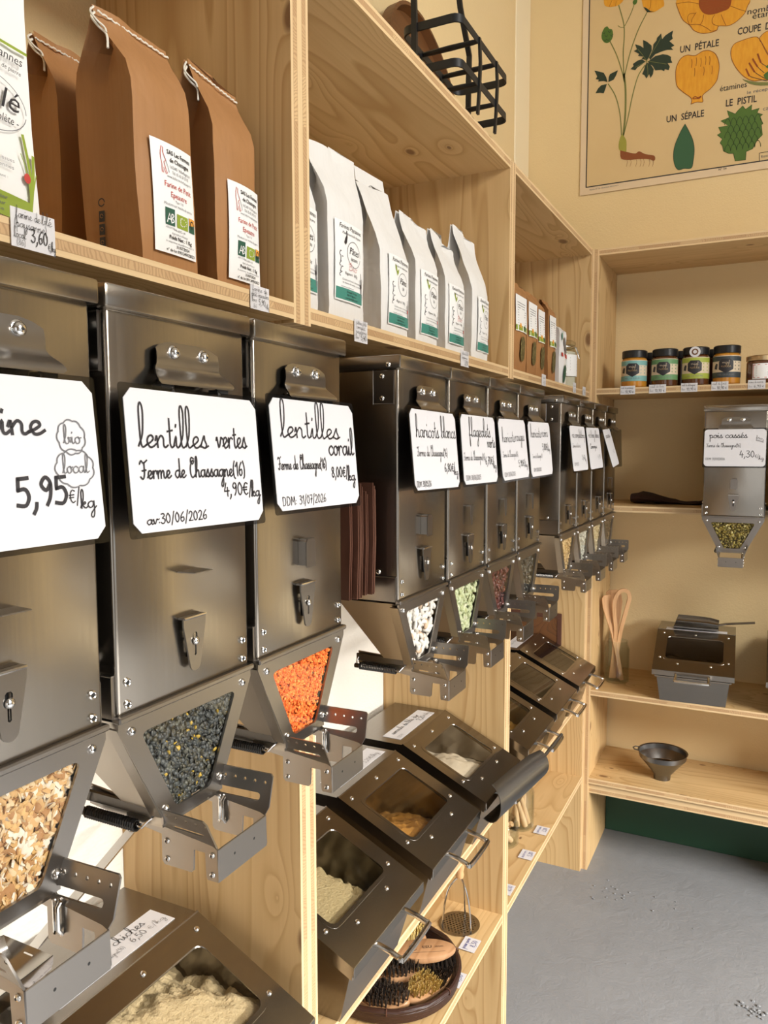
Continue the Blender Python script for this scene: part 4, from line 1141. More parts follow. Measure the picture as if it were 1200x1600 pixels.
# ------------------------------------------------------------------ paper bags
ZS = 1.5725                      # top of the upper shelf
def paper_bag(name, label, group, m, xf, y0, y1, depth, h, t1=.70, seam=.5, flare=.0, stitch=False, lean=.0, seed=0, crest=0.0, marks=None, tilt=0.0, fold=False, zb=ZS, gus=.95, sway=0.0):
    """gusseted bag: flat front, pleated flanks, top pressed together; marks(mb, fn) prints on the front"""
    rnd = random.Random(seed)
    w = y1 - y0; yc = (y0 + y1) / 2
    root = thing(name, label, 'bag', (xf, yc, zb), group=group)
    NF = 10
    def front(u, v):
        """depth of the front face at width u and height v"""
        t = v / h
        x = -.003 + .006 * math.sin(min(1, t / .75) * PI) * (1 - (2 * u / w) ** 2) + lean * t
        if t > t1:
            k = (t - t1) / (1 - t1); k = k * k * (3 - 2 * k) if not fold else k
            x = x * (1 - k) + (-depth * seam + .002) * k
        return x
    rows = []
    lv = [0, .02, .08, .18, .3, .42, .54, .64, .72, .79, .86, .92, .965, 1.0]
    for t in lv:
        v = t * h
        k = 0 if t <= t1 else (t - t1) / (1 - t1)
        ks = k * k * (3 - 2 * k)
        hw = w / 2 * (1 - .012 * math.sin(t * 9 + seed)) + flare * ks
        if t == 0: hw *= .97
        wr = .0022 * (t > .02)
        F = []
        for i in range(NF + 1):
            u = -hw + 2 * hw * i / NF
            x = front(u, v) + wr * mnoise.noise(Vector((u * 30 + seed * 7, v * 22, seed))) * (1 + 1.6 * ks)
            F.append((x, u, v + crest * ks * (u / hw)))
        B = []
        for i in range(NF + 1):
            u = hw - 2 * hw * i / NF
            x = -depth * (1 - ks) + (-depth * seam - .002) * ks + wr * mnoise.noise(Vector((u * 30, v * 22, seed + 40)))
            B.append((x, u, v + crest * ks * (u / hw)))
        xm = (F[0][0] + B[0][0]) / 2
        g = min(gus * depth, hw * .8) * ks + (.0028 + .006 * t) * (1 - ks)
        dx = (F[0][0] - B[0][0])
        def side(s):
            q = []
            for f, gg in ((.25, .5), (.5, 1.0), (.75, .5)):
                q.append((F[0][0] - dx * f, s * (hw - g * gg * (1 + .3 * ks)), v + crest * ks * s))
            return q
        R = side(1); L = side(-1)
        rows.append([(q[0], q[1] + sway * t, q[2]) for q in F + R + B + list(reversed(L))])
    b = MB(); b.loft(rows, m); o = b.build('sack', root, smooth=28)
    if fold:                                                     # rolled-down top
        b = MB()
        hw = w / 2 + flare - .002
        xs = -depth * seam
        b.loft([[(xs - .004, -hw, h - .002), (xs - .001, -hw, h - .002), (xs - .001, hw, h - .002), (xs - .004, hw, h - .002)],
                [(xs - .008, -hw * .98, h + .020), (xs - .005, -hw * .98, h + .021), (xs - .005, hw * .96, h + .021 + crest), (xs - .008, hw * .96, h + .020 + crest)]], m)
        b.build('folded_top', root)
    if stitch:
        b = MB()
        pts = []
        hw = w / 2 + flare
        n = 60
        for i in range(n + 1):
            u = -hw + 2 * hw * i / n
            pts.append((-depth * seam + .0052 + .004 * abs(u) / hw * 0 + .0006 * (i % 2), u, h - .0075 + .0006 * math.sin(i * 1.3) + crest * (u / hw)))
        pts = [(p[0], p[1] + sway, p[2]) for p in pts]
        b.tube(pts, .0009, THREAD, 5)
        tail = smooth_path([(-depth * seam + .002, -hw, h - .008 - crest), (-depth * seam + .004, -hw - .006, h - .014), (-depth * seam + .009, -hw - .003, h - .022), (-depth * seam + .012, -hw + .004, h - .027), (-depth * seam + .014, -hw + .003, h - .040)], 4)
        tail = [(p[0], p[1] + sway, p[2]) for p in tail]
        b.tube(tail, .0012, THREAD, 5)
        b.tube([(p[0] + .002, p[1] - .003, p[2] + .003) for p in tail[:-3]], .001, THREAD, 5)
        b.build('stitching', root)
    if marks:
        fn0 = lambda u, v, q: (front(u, v) + .0024 + q, u + sway * v / h, v)
        for nm, fun in marks:
            b = MB(); fun(b, fn0)
            b.build(nm, root)
    root.rotation_euler = (0, 0, tilt)
    return root
def patch(b, u0, u1, v0, v1, fn, m, q=0.0, n=8):
    """paper stuck on a curved front"""
    vs = [fn(u0 + (u1 - u0) * i / n, v0 + (v1 - v0) * j / n, q) for i in range(n + 1) for j in range(n + 1)]
    b.add(vs, [(i * (n + 1) + j, (i + 1) * (n + 1) + j, (i + 1) * (n + 1) + j + 1, i * (n + 1) + j + 1) for i in range(n) for j in range(n)], m)
def shape(b, pts, fn, m, q):
    tris = tessellate_polygon([[Vector((p[0], p[1], 0)) for p in pts]])
    b.add([fn(p[0], p[1], q) for p in pts], [tuple(t) for t in tris], m)

def flour_label(cu, v0):
    """white printed label of the brown flour bags, 58 x 104 mm"""
    W, H = .060, .104
    def f(b, fn0):
        fn = lambda u, v, q: fn0(u + cu, v + v0, q)
        patch(b, -W / 2, W / 2, 0, H, fn, PAPER2)
        q = .0005
        P = lambda *a, **k: print_text(b, *a[:4], fn, *a[4:], h=q, **k)
        for pts in ([(-.0185, .0935), (-.0170, .0985), (-.0150, .0975), (-.0155, .093), (-.0125, .086), (-.0150, .0845), (-.0135, .079), (-.0115, .0745), (-.0130, .0735), (-.0160, .079), (-.0165, .074), (-.0180, .074), (-.0178, .082), (-.0190, .088)],):
            b.stroke(pts + [pts[0]], .0007, fn, INKRED, q)
        b.stroke([(-.0135, .089), (-.0095, .0795), (-.0090, .076)], .0006, fn, INKGREY, q)
        P('SAS Les Fermes', .0080, .0935, .0060, INK, width=.036, bold=.02); P('de Chassagne', .0080, .0865, .0060, INK, width=.030, bold=.02)
        P('16240 Villefagnan', .0085, .0805, .0042, INKGREY, width=.032); P('Tél. 05 45 29 57 92', .0085, .0757, .0042, INKGREY, width=.026); P('www.lesfermesdechassagne.fr', .0070, .0712, .0038, INKGREY, width=.038)
        P('Farine de Petit', .0040, .0620, .0076, INKRED, width=.040); P('Epeautre', .0040, .0535, .0076, INKRED, width=.024); P('Type 110', .004, .0492, .0034, INKGREY, width=.012)
        P('Mouture sur meules de pierre', .0035, .0450, .0038, INKGREY, width=.042)
        shape(b, [(-.0165, .0265), (-.0035, .0265), (-.0035, .0425), (-.0165, .0425)], fn, DKGREEN, q)
        b.stroke([(-.0145, .029), (-.0115, .0375), (-.0085, .029)], .0012, fn, PAPER2, q + .0003); b.stroke([(-.0135, .032), (-.0095, .032)], .001, fn, PAPER2, q + .0003)
        b.stroke(smooth_path([(-.0085, .029), (-.0085, .037), (-.0055, .036), (-.0075, .0335), (-.005, .031), (-.0085, .029)], 3), .001, fn, PAPER2, q + .0003)
        P('AGRICULTURE', -.010, .0235, .0026, INKGREY, width=.012)
        shape(b, [(-.0005, .0265), (.0170, .0265), (.0170, .0395), (-.0005, .0395)], fn, GREEN, q)
        for k in range(12):
            a = 2 * PI * k / 12
            cx, cy = .0082 + .0048 * math.cos(a) + (.0012 * math.cos(2 * a)), .033 + .0036 * math.sin(a)
            shape(b, circle(cx, cy, .0007, 5), fn, PAPER2, q + .0003)
        shape(b, [(.0190, .0265), (.0285, .0265), (.0285, .0405), (.0190, .0405)], fn, DKGREEN, q)
        shape(b, [(.0190, .0405), (.0285, .0405), (.0285, .0345), (.0190, .0330)], fn, ORANGE, q + .0002)
        b.stroke(circle(.0238, .0345, .0028, 10, .0034), .0012, fn, INK, q + .0004)
        P('FR-BIO-10', .004, .0225, .0030, INKGREY, width=.016); P('Agriculture France', .004, .0188, .0030, INKGREY, width=.024)
        P('Poids Net : 1 Kg', .0055, .0140, .0052, INK, width=.034, bold=.02); P('A consommer de préférence avant le', .005, .0105, .0028, INKGREY, width=.042)
        P('31/07/2024', .0085, .0065, .0042, INK, width=.020, bold=.01); P('n° de lot 09012499ZBIZ3', .006, .0022, .0042, INK, width=.042, bold=.01)
    return f
def barcode_mark(b, fn0):
    pass

def flank_print(root, w, depth):
    """small dark printed strip low on the bag's flank"""
    b = MB()
    yv = -w / 2 - .0012
    fn = lambda u, v, q: (u, yv - q + .0038 * (1 - abs(u + depth / 2) / (depth / 2)) * .7, v)
    for i in range(4):
        shape(b, [(-.056, .010 + .0125 * i), (-.049, .010 + .0125 * i), (-.049, .0205 + .0125 * i), (-.056, .0205 + .0125 * i)], fn, INK, .0022)
        b.stroke(circle(-.0525, .0155 + .0125 * i, .0018, 8), .0006, fn, KRAFT, .0026)
    b.stroke(circle(-.0525, .066, .0036, 12), .0011, fn, INK, .0022)
    b.build('flank_print', root)
k1 = paper_bag('flour_bag', 'largest brown kraft flour bag, white label, middle of the three at upper left', 'brown flour bags', KRAFT, -.540, .572, .652, .074, .236, .74, .48, .007, True, .0, 1, -.001, [('label', flour_label(.0045, .019))], sway=-.014)
flank_print(k1, .080, .074)
k2 = paper_bag('flour_bag', 'brown kraft flour bag with a white label beside the upright board', 'brown flour bags', KRAFT, -.540, .684, .758, .068, .236, .72, .48, .004, True, .0, 2, -.004, [('label', flour_label(.0085, .014))], sway=-.006)
k0 = paper_bag('flour_bag', 'shadowed brown kraft bag behind the white wheat flour bag', 'brown flour bags', KRAFT, -.655, .580, .662, .070, .250, .74, .48, .004, True, .0, 3, 0)

def ble_front(b, fn0):
    q = .0006
    fn = lambda u, v, w: fn0(.064 - (.064 - u) * .74, v * .655, w)
    P = lambda *a, **k: print_text(b, *a[:4], fn, *a[4:], h=q, **k)
    b.stroke([(-.060, .208), (0, .208), (.060, .208)], .0035, fn, GREEN, q)
    P('Farines Paysannes', .004, .190, .015, INK, width=.098, shear=.3); P('Moulues au moulin de pierre', .010, .178, .008, INK, width=.080, shear=.3)
    b.stroke(circle(.004, .136, .050, 40, .032), .0010, fn, INKGREY, q)
    P('Blé', .021, .133, .034, INK, width=.046, shear=.25); P('- complète -', .016, .117, .013, INK, width=.052, shear=.25)
    for pts, w in (([(.047, .110), (.052, .085), (.055, .060), (.053, .020)], .0040), ([(.060, .090), (.058, .060), (.053, .025)], .0040), ([(.043, .088), (.050, .070), (.053, .045)], .0012), ([(.063, .070), (.057, .045), (.053, .02)], .0014)):
        b.stroke(smooth_path(pts, 5), w, fn, GREEN, q)
    shape(b, circle(.050, .062, .0045, 12, .0060), fn, INKRED, q + .0004)
    P('Produit de la ferme issues', -.006, .074, .0062, INKGREY, width=.080); P('de variétés anciennes', -.002, .066, .0062, INKGREY, width=.070); P('A consommer avant :', .0, .054, .0045, INKGREY, width=.05)
    shape(b, [(-.064, .014)] + [(-.064 + .116 * k / 10, .0145 - .007 * (k / 10) ** 2) for k in range(1, 11)] + [(.054, .034)] + [(.054 - .118 * k / 10, .034 + .006 * math.sin(k / 10 * 2.4)) for k in range(1, 11)], fn, GREEN, q)
    P('Grazelle Tardier', -.004, .030, .0060, INKGREY, width=.056); P('Du Gewankour', -.004, .023, .0060, INKGREY, width=.050); P('86120 Brosse', -.004, .016, .0060, INKGREY, width=.046)
paper_bag('flour_bag', 'white wheat flour bag with a green printed band at the left edge', 'white flour bags', mat('white_flour_sack', (.82, .81, .79), .5), -.537, .322, .4525, .070, .262, .80, .5, .000, False, .0, 4, 0, [('print', ble_front)], sway=-.010)

def pasta_label(cu, v0, plain, W=.078, H=.108, red=False):
    def f(b, fn0):
        fn = lambda u, v, q: fn0(u + cu, v + v0, q)
        patch(b, -W / 2, W / 2, 0, H, fn, PAPER2)
        q = .0005
        P = lambda *a, **k: print_text(b, *a[:4], fn, *a[4:], h=q, **k)
        P('Farines Paysannes', .002, .098, .0090, INK, width=.062, shear=.3); P('Moulues au moulin de pierre', .004, .0905, .0056, INK, width=.052, shear=.3)
        b.stroke(circle(.008, .0665, .0195, 28, .0175), .0007, fn, INK, q)
        P('Pâtes', .008, .066, .0140, INK, width=.028, shear=.25); P('épeautre' if not plain else 'blé', .008, .0575, .0080, INK, width=.020 if not plain else .008, shear=.25)
        if plain:
            shape(b, [(-.014, .077), (-.0205, .088), (-.0200, .094), (-.0165, .092), (-.0145, .084), (-.0085, .0885), (-.0100, .082)], fn, GREEN, q)
        else:
            shape(b, [(-.015, .076), (-.0185, .079), (-.016, .085), (-.0125, .089), (-.012, .096), (-.0105, .096), (-.0100, .087), (-.012, .080)], fn, INK, q)
        for k in range(5):
            y = .066 - .0068 * k
            b.stroke(smooth_path([(-.028 + .001 * k, y), (-.0300 + .003 * (k % 2), y - .004), (-.0275, y - .006)], 3), .0013, fn, INKGREY, q)
            shape(b, circle(-.0275 + .004 * (k % 2), y, .0018, 6, .0009), fn, INKGREY, q + .0002)
        if red:
            handwrite(b, 'Bio', -.008, .0435, .0044, lambda u, v, h: fn(u, v, h), INKRED, .024, pen=.12, h=q + .0005)
        P('Rigatoni  300g', .001, .0365, .0056, INK, width=.034)
        P("Céréales produites à la ferme issues", .003, .0280, .0038, INKGREY, width=.052); P('de sélection de variétés anciennes', .003, .0238, .0038, INKGREY, width=.050)
        P('A consommer de préférence avant', -.008, .0185, .0032, INKGREY, width=.034)
        for pts in ([(.031, .045), (.033, .025), (.0335, .012)], [(.035, .038), (.0345, .02), (.0340, .010)], [(.028, .036), (.032, .02), (.0335, .010)]):
            b.stroke(smooth_path(pts, 4), .0013, fn, INKGREY, q)
        shape(b, circle(.031, .027, .0026, 8, .0034), fn, INKRED if plain else INK, q + .0003)
        patch(b, -W / 2 + .002, W / 2 - .002, .002, .0175, fn, TEAL, .0004, 10)
        q = .0008
        P('Grazelle Tardier', .004, .0125, .0034, INK, width=.030); P('86120 Brosse', .004, .0083, .0034, INK, width=.026); P('commande@ferme.fr', .004, .0040, .0034, INK, width=.036)
    return f
PG = 'white pasta bags'
paper_bag('pasta_bag', 'white pasta bag half hidden behind the double upright board', PG, WHITEBAG, -.548, .818, .903, .066, .232, .58, .55, .006, False, 0, 11, 0, [('label', pasta_label(.0, .030, False))])
paper_bag('pasta_bag', 'tall white pasta bag with red pen on its label, second from the double board', PG, WHITEBAG, -.540, .919, 1.019, .066, .243, .62, .45, .018, False, 0, 12, .004, [('label', pasta_label(.0, .030, False, red=True))])
paper_bag('pasta_bag', 'tallest white bag, its top folded into a flat band', PG, WHITEBAG, -.542, 1.080, 1.178, .070, .240, .55, .62, .004, False, 0, 13, .004, [('label', pasta_label(.008, .020, True))], fold=True)
paper_bag('pasta_bag', 'short white pasta bag with a pointed top, right after the folded one', PG, WHITEBAG, -.540, 1.206, 1.300, .066, .219, .60, .5, .010, False, 0, 14, -.003, [('label', pasta_label(.006, .020, True, W=.080))])
paper_bag('pasta_bag', 'short white pasta bag with red pen on its label, before the last bag', PG, WHITEBAG, -.540, 1.338, 1.434, .066, .216, .60, .5, .008, False, 0, 15, -.010, [('label', pasta_label(.002, .020, True, W=.080, red=True))])
paper_bag('pasta_bag', 'last white pasta bag, tall with a creased peak, near the knotted board', PG, WHITEBAG, -.540, 1.478, 1.574, .070, .262, .52, .6, .012, False, 0, 16, -.006, [('label', pasta_label(.012, .022, True, W=.076))])

# bags of dried herbs in the corner box
def herb_front(wx, hw):
    def f(b, fn0):
        q = .0004
        patch(b, -hw, hw, .098, .182, fn0, PAPER2)
        for k in range(9): b.stroke([(-hw * .7, .165 - .006 * k), (hw * (.7 - .1 * (k % 3)), .165 - .006 * k)], .0016, fn0, INKGREY, q)
        patch(b, -hw, hw, .100, .112, fn0, GREEN, q, 3)
        shape(b, circle(-hw * .4, .112, .006, 8), fn0, ORANGE, q + .0003); shape(b, circle(hw * .3, .108, .007, 8), fn0, DKGREEN, q + .0003)
        shape(b, rrect(-wx, wx, .030, .088, wx * .95, 5), fn0, HERB, q)
    return f
HERB = mat('dried_herbs', (.10, .085, .025), .5)
_t = NT(HERB); _t.color(_t.ramp(_t.noise(_t.obj(), 140.0, 3.0, .7), [(.3, (.03, .025, .008)), (.55, (.13, .10, .03)), (.75, (.30, .25, .11))]))
HG = 'brown herb bags'
for y0, y1, xf, h, lab in ((1.760, 1.862, -.540, .222, 'brown herb bag half hidden behind the upright board'), (1.868, 1.955, -.540, .218, 'brown herb bag with a white label, second from the upright board'),
                           (1.985, 2.060, -.548, .222, 'narrow brown herb bag between two dark gaps'), (2.088, 2.168, -.545, .226, 'brown herb bag with a red stripe beside the white packet')):
    mk = [('label', herb_front(.017, (y1 - y0) / 2 - .006))]
    paper_bag('herb_bag', lab, HG, KRAFT, xf, y0, y1, .055, h, .84, .5, .0, False, 0, int(y0 * 100), 0, mk, gus=.3)
def packet_front(b, fn0):
    q = .0004
    shape(b, circle(.012, .115, .013, 12, .026), fn0, INKGREY, q); shape(b, circle(-.016, .140, .007, 8, .012), fn0, TEAL, q)
    shape(b, [(-.030, .084), (.034, .080), (.034, .092), (-.030, .094)], fn0, INKRED, q); shape(b, circle(.0, .035, .014, 12, .026), fn0, DKGREEN, q)
    b.stroke([(-.02, .160), (.02, .158)], .002, fn0, INKGREY, q)
paper_bag('printed_packet', 'white printed packet beside the clip-top jar', None, mat('white_packet', (.82, .82, .82), .35), -.540, 2.192, 2.272, .045, .172, .9, .5, 0, False, 0, 33, 0, [('print', packet_front)], gus=.2)

# ------------------------------------------------------------------ price tags
def price_tag(label, loc, rz, w, h, lines, group, lean=0.0, flat=False, roll=0.0):
    s = thing('price_tag', label, 'price tag', loc, group=group)
    s.rotation_euler = (Matrix.Rotation(rz, 4, 'Z') @ Matrix.Rotation(roll, 4, 'X') @ Matrix.Rotation(lean, 4, 'Y')).to_euler()
    b = MB()
    b.sheet([(-w / 2, -h / 2), (w / 2, -h / 2), (w / 2, h / 2), (-w / 2, h / 2)], [], .0006, local, PAPER)
    for t in lines:
        handwrite(b, t[0], -w / 2 + t[1] * w, -h / 2 + t[2] * h, t[3], lambda u, v, q: (.0009 + q, u, v), t[6] if len(t) > 6 else INK, t[4] * w, pen=t[5] * .85, asc=1.15, steps=3)
    b.build('card', s)
    return s
TG = 'price tags on the upper shelf edge'
TX = XF + .0012
price_tag('price tag reading farine de blé 3,60 at the upper left shelf edge', (TX, .4255, 1.566), 0, .040, .029,
          [('farine de', .10, .76, .0030, .55, .13), ('blé', .68, .76, .0032, .24, .13), ('(paysanne)', .06, .52, .0030, .74, .13), ('local', .05, .24, .0028, .26, .14), ('(86)', .10, .06, .0022, .20, .14), ('3,60', .42, .22, .0048, .40, .20), ('€/kg', .82, .10, .0028, .17, .16)], TG)
price_tag('price tag reading 5,90 beside the double upright board', (TX, .721, 1.565), 0, .035, .026,
          [('farine de', .08, .76, .0026, .8, .15), ('petit épeautre', .05, .54, .0026, .9, .15), ('bio', .06, .30, .0026, .25, .15), ('86', .12, .06, .0020, .2, .17), ('5,90', .40, .22, .0032, .38, .18), ('€/kg', .78, .12, .0022, .2, .15)], TG)
price_tag('price tag under the second pasta bag, reading 5,40', (TX, .9585, 1.5595), 0, .038, .030,
          [('pâtes blé', .10, .80, .0026, .8, .16), ('complet', .10, .60, .0026, .7, .16), ('paysanne', .10, .40, .0026, .8, .16), ('bio', .06, .14, .0024, .25, .2), ('5,40', .45, .12, .0036, .45, .22)], TG)
price_tag('price tag below the short pasta bags', (TX, 1.3655, 1.563), 0, .041, .029, [('pâtes de blé', .08, .74, .0026, .8, .16), ('paysanne', .1, .48, .0026, .7, .16), ('3,90', .45, .12, .0038, .45, .22)], TG)
price_tag('price tag below the herb bags in the corner box', (TX, 1.925, 1.566), 0, .037, .028, [('tisane', .1, .62, .0030, .7, .16), ('4,50', .3, .16, .0040, .55, .2)], TG)
price_tag('price tag below the clip-top jar in the corner box', (TX, 2.264, 1.570), 0, .036, .029, [('sucre', .1, .6, .0030, .7, .16), ('2,60', .3, .15, .0040, .55, .2)], TG)
price_tag('price tag nearest the corner post on the upper shelf edge', (TX, 2.392, 1.568), 0, .040, .026, [('sel', .1, .6, .0030, .5, .16), ('1,90', .3, .15, .0040, .55, .2)], TG)
TB = 'price tags below the honey jars'
for i, (x, w, txt, pr_, lab) in enumerate(((-.402, .044, 'miel de printemps', '10,90', 'price tag below the turquoise-labelled honey jar'), (-.3145, .049, 'miel de bois', '10,90', 'price tag below the green-labelled honey jar'), (-.2245, .046, 'miel de châtaignier', '10,90', 'price tag below the jar with a round sticker'),
                                         (-.1405, .046, 'miel de forêt', '10,90', 'price tag below the amber honey jar'), (-.043, .046, 'crème de marron', '6,90', 'price tag below the gold-lidded jar at right'))):
    price_tag(lab, (x, YF - .0012, 1.5735 + .001 * i), -PI / 2, w, .026, [(txt.replace('ê', 'e'), .06, .66, .0030, .82, .14), ('bio', .05, .2, .0026, .2, .14), (pr_, .34, .16, .0040, .42, .2), ('€', .82, .16, .0030, .1, .2)], TB)
TL = 'price tags lying on the low shelves'
for x, y, tx, pr_, lab, ink in ((-.538, 2.060, 'pinces', '3,20', 'blue-written tag on the low corner shelf, farthest of three', INKBLUE), (-.538, 1.915, 'savon', '5,20', 'blue-written tag on the low corner shelf, middle of three', INKBLUE), (-.540, 1.738, 'brosse', '2,50', 'blue-written tag on the low corner shelf, cut by the white-lit board', INKBLUE),
                                (-.545, 1.500, 'presse purée', '8,50', 'price tag lying in front of the masher', INKBLUE), (-.535, 1.385, 'brosse légumes', '6,50', 'price tag lying in front of the brush basket', INKBLUE)):
    price_tag(lab, (x, y, .3262), 0, .046, .036, [(tx, .08, .62, .0046, .8, .17, ink), (pr_, .35, .15, .0052, .5, .2, ink)], TL, lean=-PI / 2 + .02)

# ------------------------------------------------------------------ honey jars on the back shelf
ZJ = 1.5825
AMBER = mat('honey_amber', (.55, .24, .03), .12, 0, Coat_Weight=.6)
DARKHONEY = mat('dark_honey', (.10, .035, .012), .12, 0, Coat_Weight=.6)
LIDBLACK = mat('black_lid', (.012, .012, .013), .3)
GOLDLID = mat('gold_lid', (.62, .46, .26), .3, 1.0)
CREAMPRINT = mat('cream_print', (.70, .58, .42), .5)
TURQ = mat('turquoise_print', (.20, .42, .40), .5)
MIDGREEN = mat('mid_green_print', (.14, .30, .13), .5)
LIME = mat('lime_print', (.38, .44, .06), .5)
CHAR = mat('charcoal_print', (.045, .055, .06), .5)
def honey_jar(x, y, honey, band, lab, group, front=True, sticker=False, r=.0385):
    root = thing('honey_jar', lab, 'jar', (x, y, ZJ), -PI / 2, group)
    b = MB(); b.lathe([(.001, .0005), (r - .004, .0005), (r, .004), (r, .086), (r - .005, .093)], honey, 32, cap0=True, cap1=True); b.build('glass', root)
    b = MB(); b.lathe([(r - .004, .0925), (r - .0005, .0925), (r - .0005, .1125), (r - .003, .115), (.001, .115)], LIDBLACK, 32); b.build('lid', root)
    if not front: return root
    b = MB()
    def cyl(u, v, q):
        a = u / r
        return ((r + .0006 + q) * math.cos(a), (r + .0006 + q) * math.sin(a), v)
    A = r * 1.45
    patch(b, -A, A, .020, .084, cyl, CREAMPRINT, 0, 16)
    patch(b, -A, A, .020, .036, cyl, band, .0003, 16)
    patch(b, -A, A, .068, .082, cyl, band, .0003, 16)
    hexa = [(0, .033), (.020, .044), (.020, .066), (.012, .074), (-.012, .074), (-.020, .066), (-.020, .044)]
    n = 10
    for i in range(n):                                           # badge follows the glass
        u0, u1 = -.020 + .040 * i / n, -.020 + .040 * (i + 1) / n
        lo = lambda u: .044 - (1 - abs(u) / .020) * .012
        hi = lambda u: .074 - max(0, abs(u) - .012)
        b.add([cyl(u0, lo(u0), .0006), cyl(u1, lo(u1), .0006), cyl(u1, hi(u1), .0006), cyl(u0, hi(u0), .0006)], [(0, 1, 2, 3)], INK)
    handwrite(b, 'miel', -.010, .061, .0035, lambda u, v, q: cyl(u, v, q + .0008), CREAMPRINT, .02, pen=.16)
    handwrite(b, 'noble', -.013, .050, .0042, lambda u, v, q: cyl(u, v, q + .0008), GOLDLID, .026, pen=.14)
    for k in range(4): b.stroke([(.026, .074 - .010 * k), (.040, .074 - .010 * k)], .0035, lambda u, v, q: cyl(u, v, q), band, .0005)
    shape(b, [(-.036, .046), (-.026, .044), (-.024, .060), (-.030, .062), (-.034, .056)], cyl, INK, .0005)
    print_text(b, 'MIEL DE FLEURS', 0, .026, .006, cyl, INKGREY, width=.046, h=.0005)
    b.build('label', root)
    if sticker:
        b = MB(); b.sheet(circle(0, .099, .0155, 24), [], .0008, lambda u, v, q: (r + .0012 + q, u, v), PAPER); b.stroke(circle(0, .099, .0075, 14), .004, lambda u, v, q: (r + .0012 + q, u, v), OLDWOOD, .0012)
        b.build('sticker', root)
    return root
HJ = 'honey jars on the back shelf'
for x, hon, band, lab, st in ((-.392, AMBER, TURQ, 'honey jar with a turquoise label band, leftmost of the front row', False), (-.3015, DARKHONEY, MIDGREEN, 'dark honey jar with a green label band', False),
                              (-.2125, DARKHONEY, LIME, 'honey jar with a lime band and a round sticker on its lid', True), (-.1265, AMBER, CHAR, 'amber honey jar with a charcoal band, beside the gold-lidded jar', False)):
    honey_jar(x, 2.545, hon, band, lab, HJ, True, st)
for x, lab in ((-.352, 'dark jar standing behind the turquoise-labelled honey jar'), (-.262, 'dark jar standing behind the green-labelled honey jar'), (-.168, 'dark jar standing behind the stickered honey jar')):
    honey_jar(x, 2.635, DARKHONEY, CHAR, lab, HJ, False)
root = thing('jam_jar', 'wide dark jar with a gold lid and red-framed label at right', 'jar', (-.030, 2.545, ZJ), -PI / 2)
b = MB(); b.lathe([(.001, .0005), (.041, .0005), (.044, .004), (.044, .060), (.040, .066)], DARKHONEY, 32, cap0=True, cap1=True); b.build('glass', root)
b = MB(); b.lathe([(.040, .0655), (.0445, .0655), (.0445, .078), (.042, .080), (.001, .080)], GOLDLID, 32); b.build('lid', root)
b = MB()
def jc(u, v, q):
    a = u / .0445
    return ((.0447 + q) * math.cos(a), (.0447 + q) * math.sin(a), v)
patch(b, -.027, .027, .012, .056, jc, PAPER2, 0, 12)
b.stroke(smooth_path([(-.022, .016), (.022, .016), (.024, .020), (.024, .048), (.022, .052), (-.022, .052), (-.024, .048), (-.024, .020), (-.022, .016)], 3), .0016, jc, INKRED, .0004)
for k in range(6): b.stroke([(-.015, .046 - .0048 * k), (.015, .046 - .0048 * k)], .0014, jc, INKRED if k < 1 else INKGREY, .0004)
b.build('label', root)

# clip-top jar in the corner box
def glass_jar(name, label, loc, r, h, cat='jar', clip=False, group=None, fillm=None, fill_h=0.0):
    root = thing(name, label, cat, loc, group=group)
    b = MB(); b.lathe([(.001, .0005), (r - .004, .0005), (r, .005), (r, h * .80), (r * .86, h * .92), (r * .86, h), (r * .86 - .003, h), (r * .86 - .003, h * .92), (r - .003, h * .80), (r - .003, .007), (.001, .004)], JARGLASS, 28)
    b.build('glass', root)
    if clip:
        b = MB(); b.lathe([(.001, h + .016), (r * .7, h + .015), (r * .92, h + .008), (r * .92, h), (.001, h)], JARGLASS, 28); b.build('lid', root)
        b = MB(); b.tube([(r * .92 * math.cos(a), r * .92 * math.sin(a), h - .006) for a in [2 * PI * k / 24 for k in range(24)]], .0016, WIRE, 6, closed=True)
        b.tube([(r * .92, .01, h - .006), (r + .006, .008, h - .030), (r + .008, 0, h - .040), (r + .006, -.008, h - .030), (r * .92, -.01, h - .006)], .0016, WIRE, 6)
        b.tube([(0, -r * .95, h - .006), (0, -r * .98, h + .012), (0, 0, h + .019), (0, r * .98, h + .012), (0, r * .95, h - .006)], .0016, WIRE, 6); b.build('wire_clip', root)
    if fillm:
        b = MB(); b.lathe([(.001, .006), (r - .0045, .0075), (r - .0045, fill_h - .004), (r * .6, fill_h), (.001, fill_h)], fillm, 24); b.build('contents', root)
    return root
SUGAR = powder_mat('cane_sugar', (.80, .74, .62), (.68, .58, .42), 200, .4)
cj = glass_jar('clip_top_jar', 'clip-top glass jar with pale contents beside the corner post', (-.585, 2.392, ZS), .046, .135, clip=True, fillm=SUGAR, fill_h=.118)
b = MB()
patch(b, -.030, .030, .040, .105, lambda u, v, q: ((.0466 + q) * math.cos(u / .0466 - .35), (.0466 + q) * math.sin(u / .0466 - .35), v), PAPER2, 0, 8)
for k in range(5): b.stroke([(-.018, .095 - .009 * k), (.018, .095 - .009 * k)], .002, lambda u, v, q: ((.0470 + q) * math.cos(u / .0466 - .35), (.0470 + q) * math.sin(u / .0466 - .35), v), INKGREY, .0003)
b.build('label', cj)

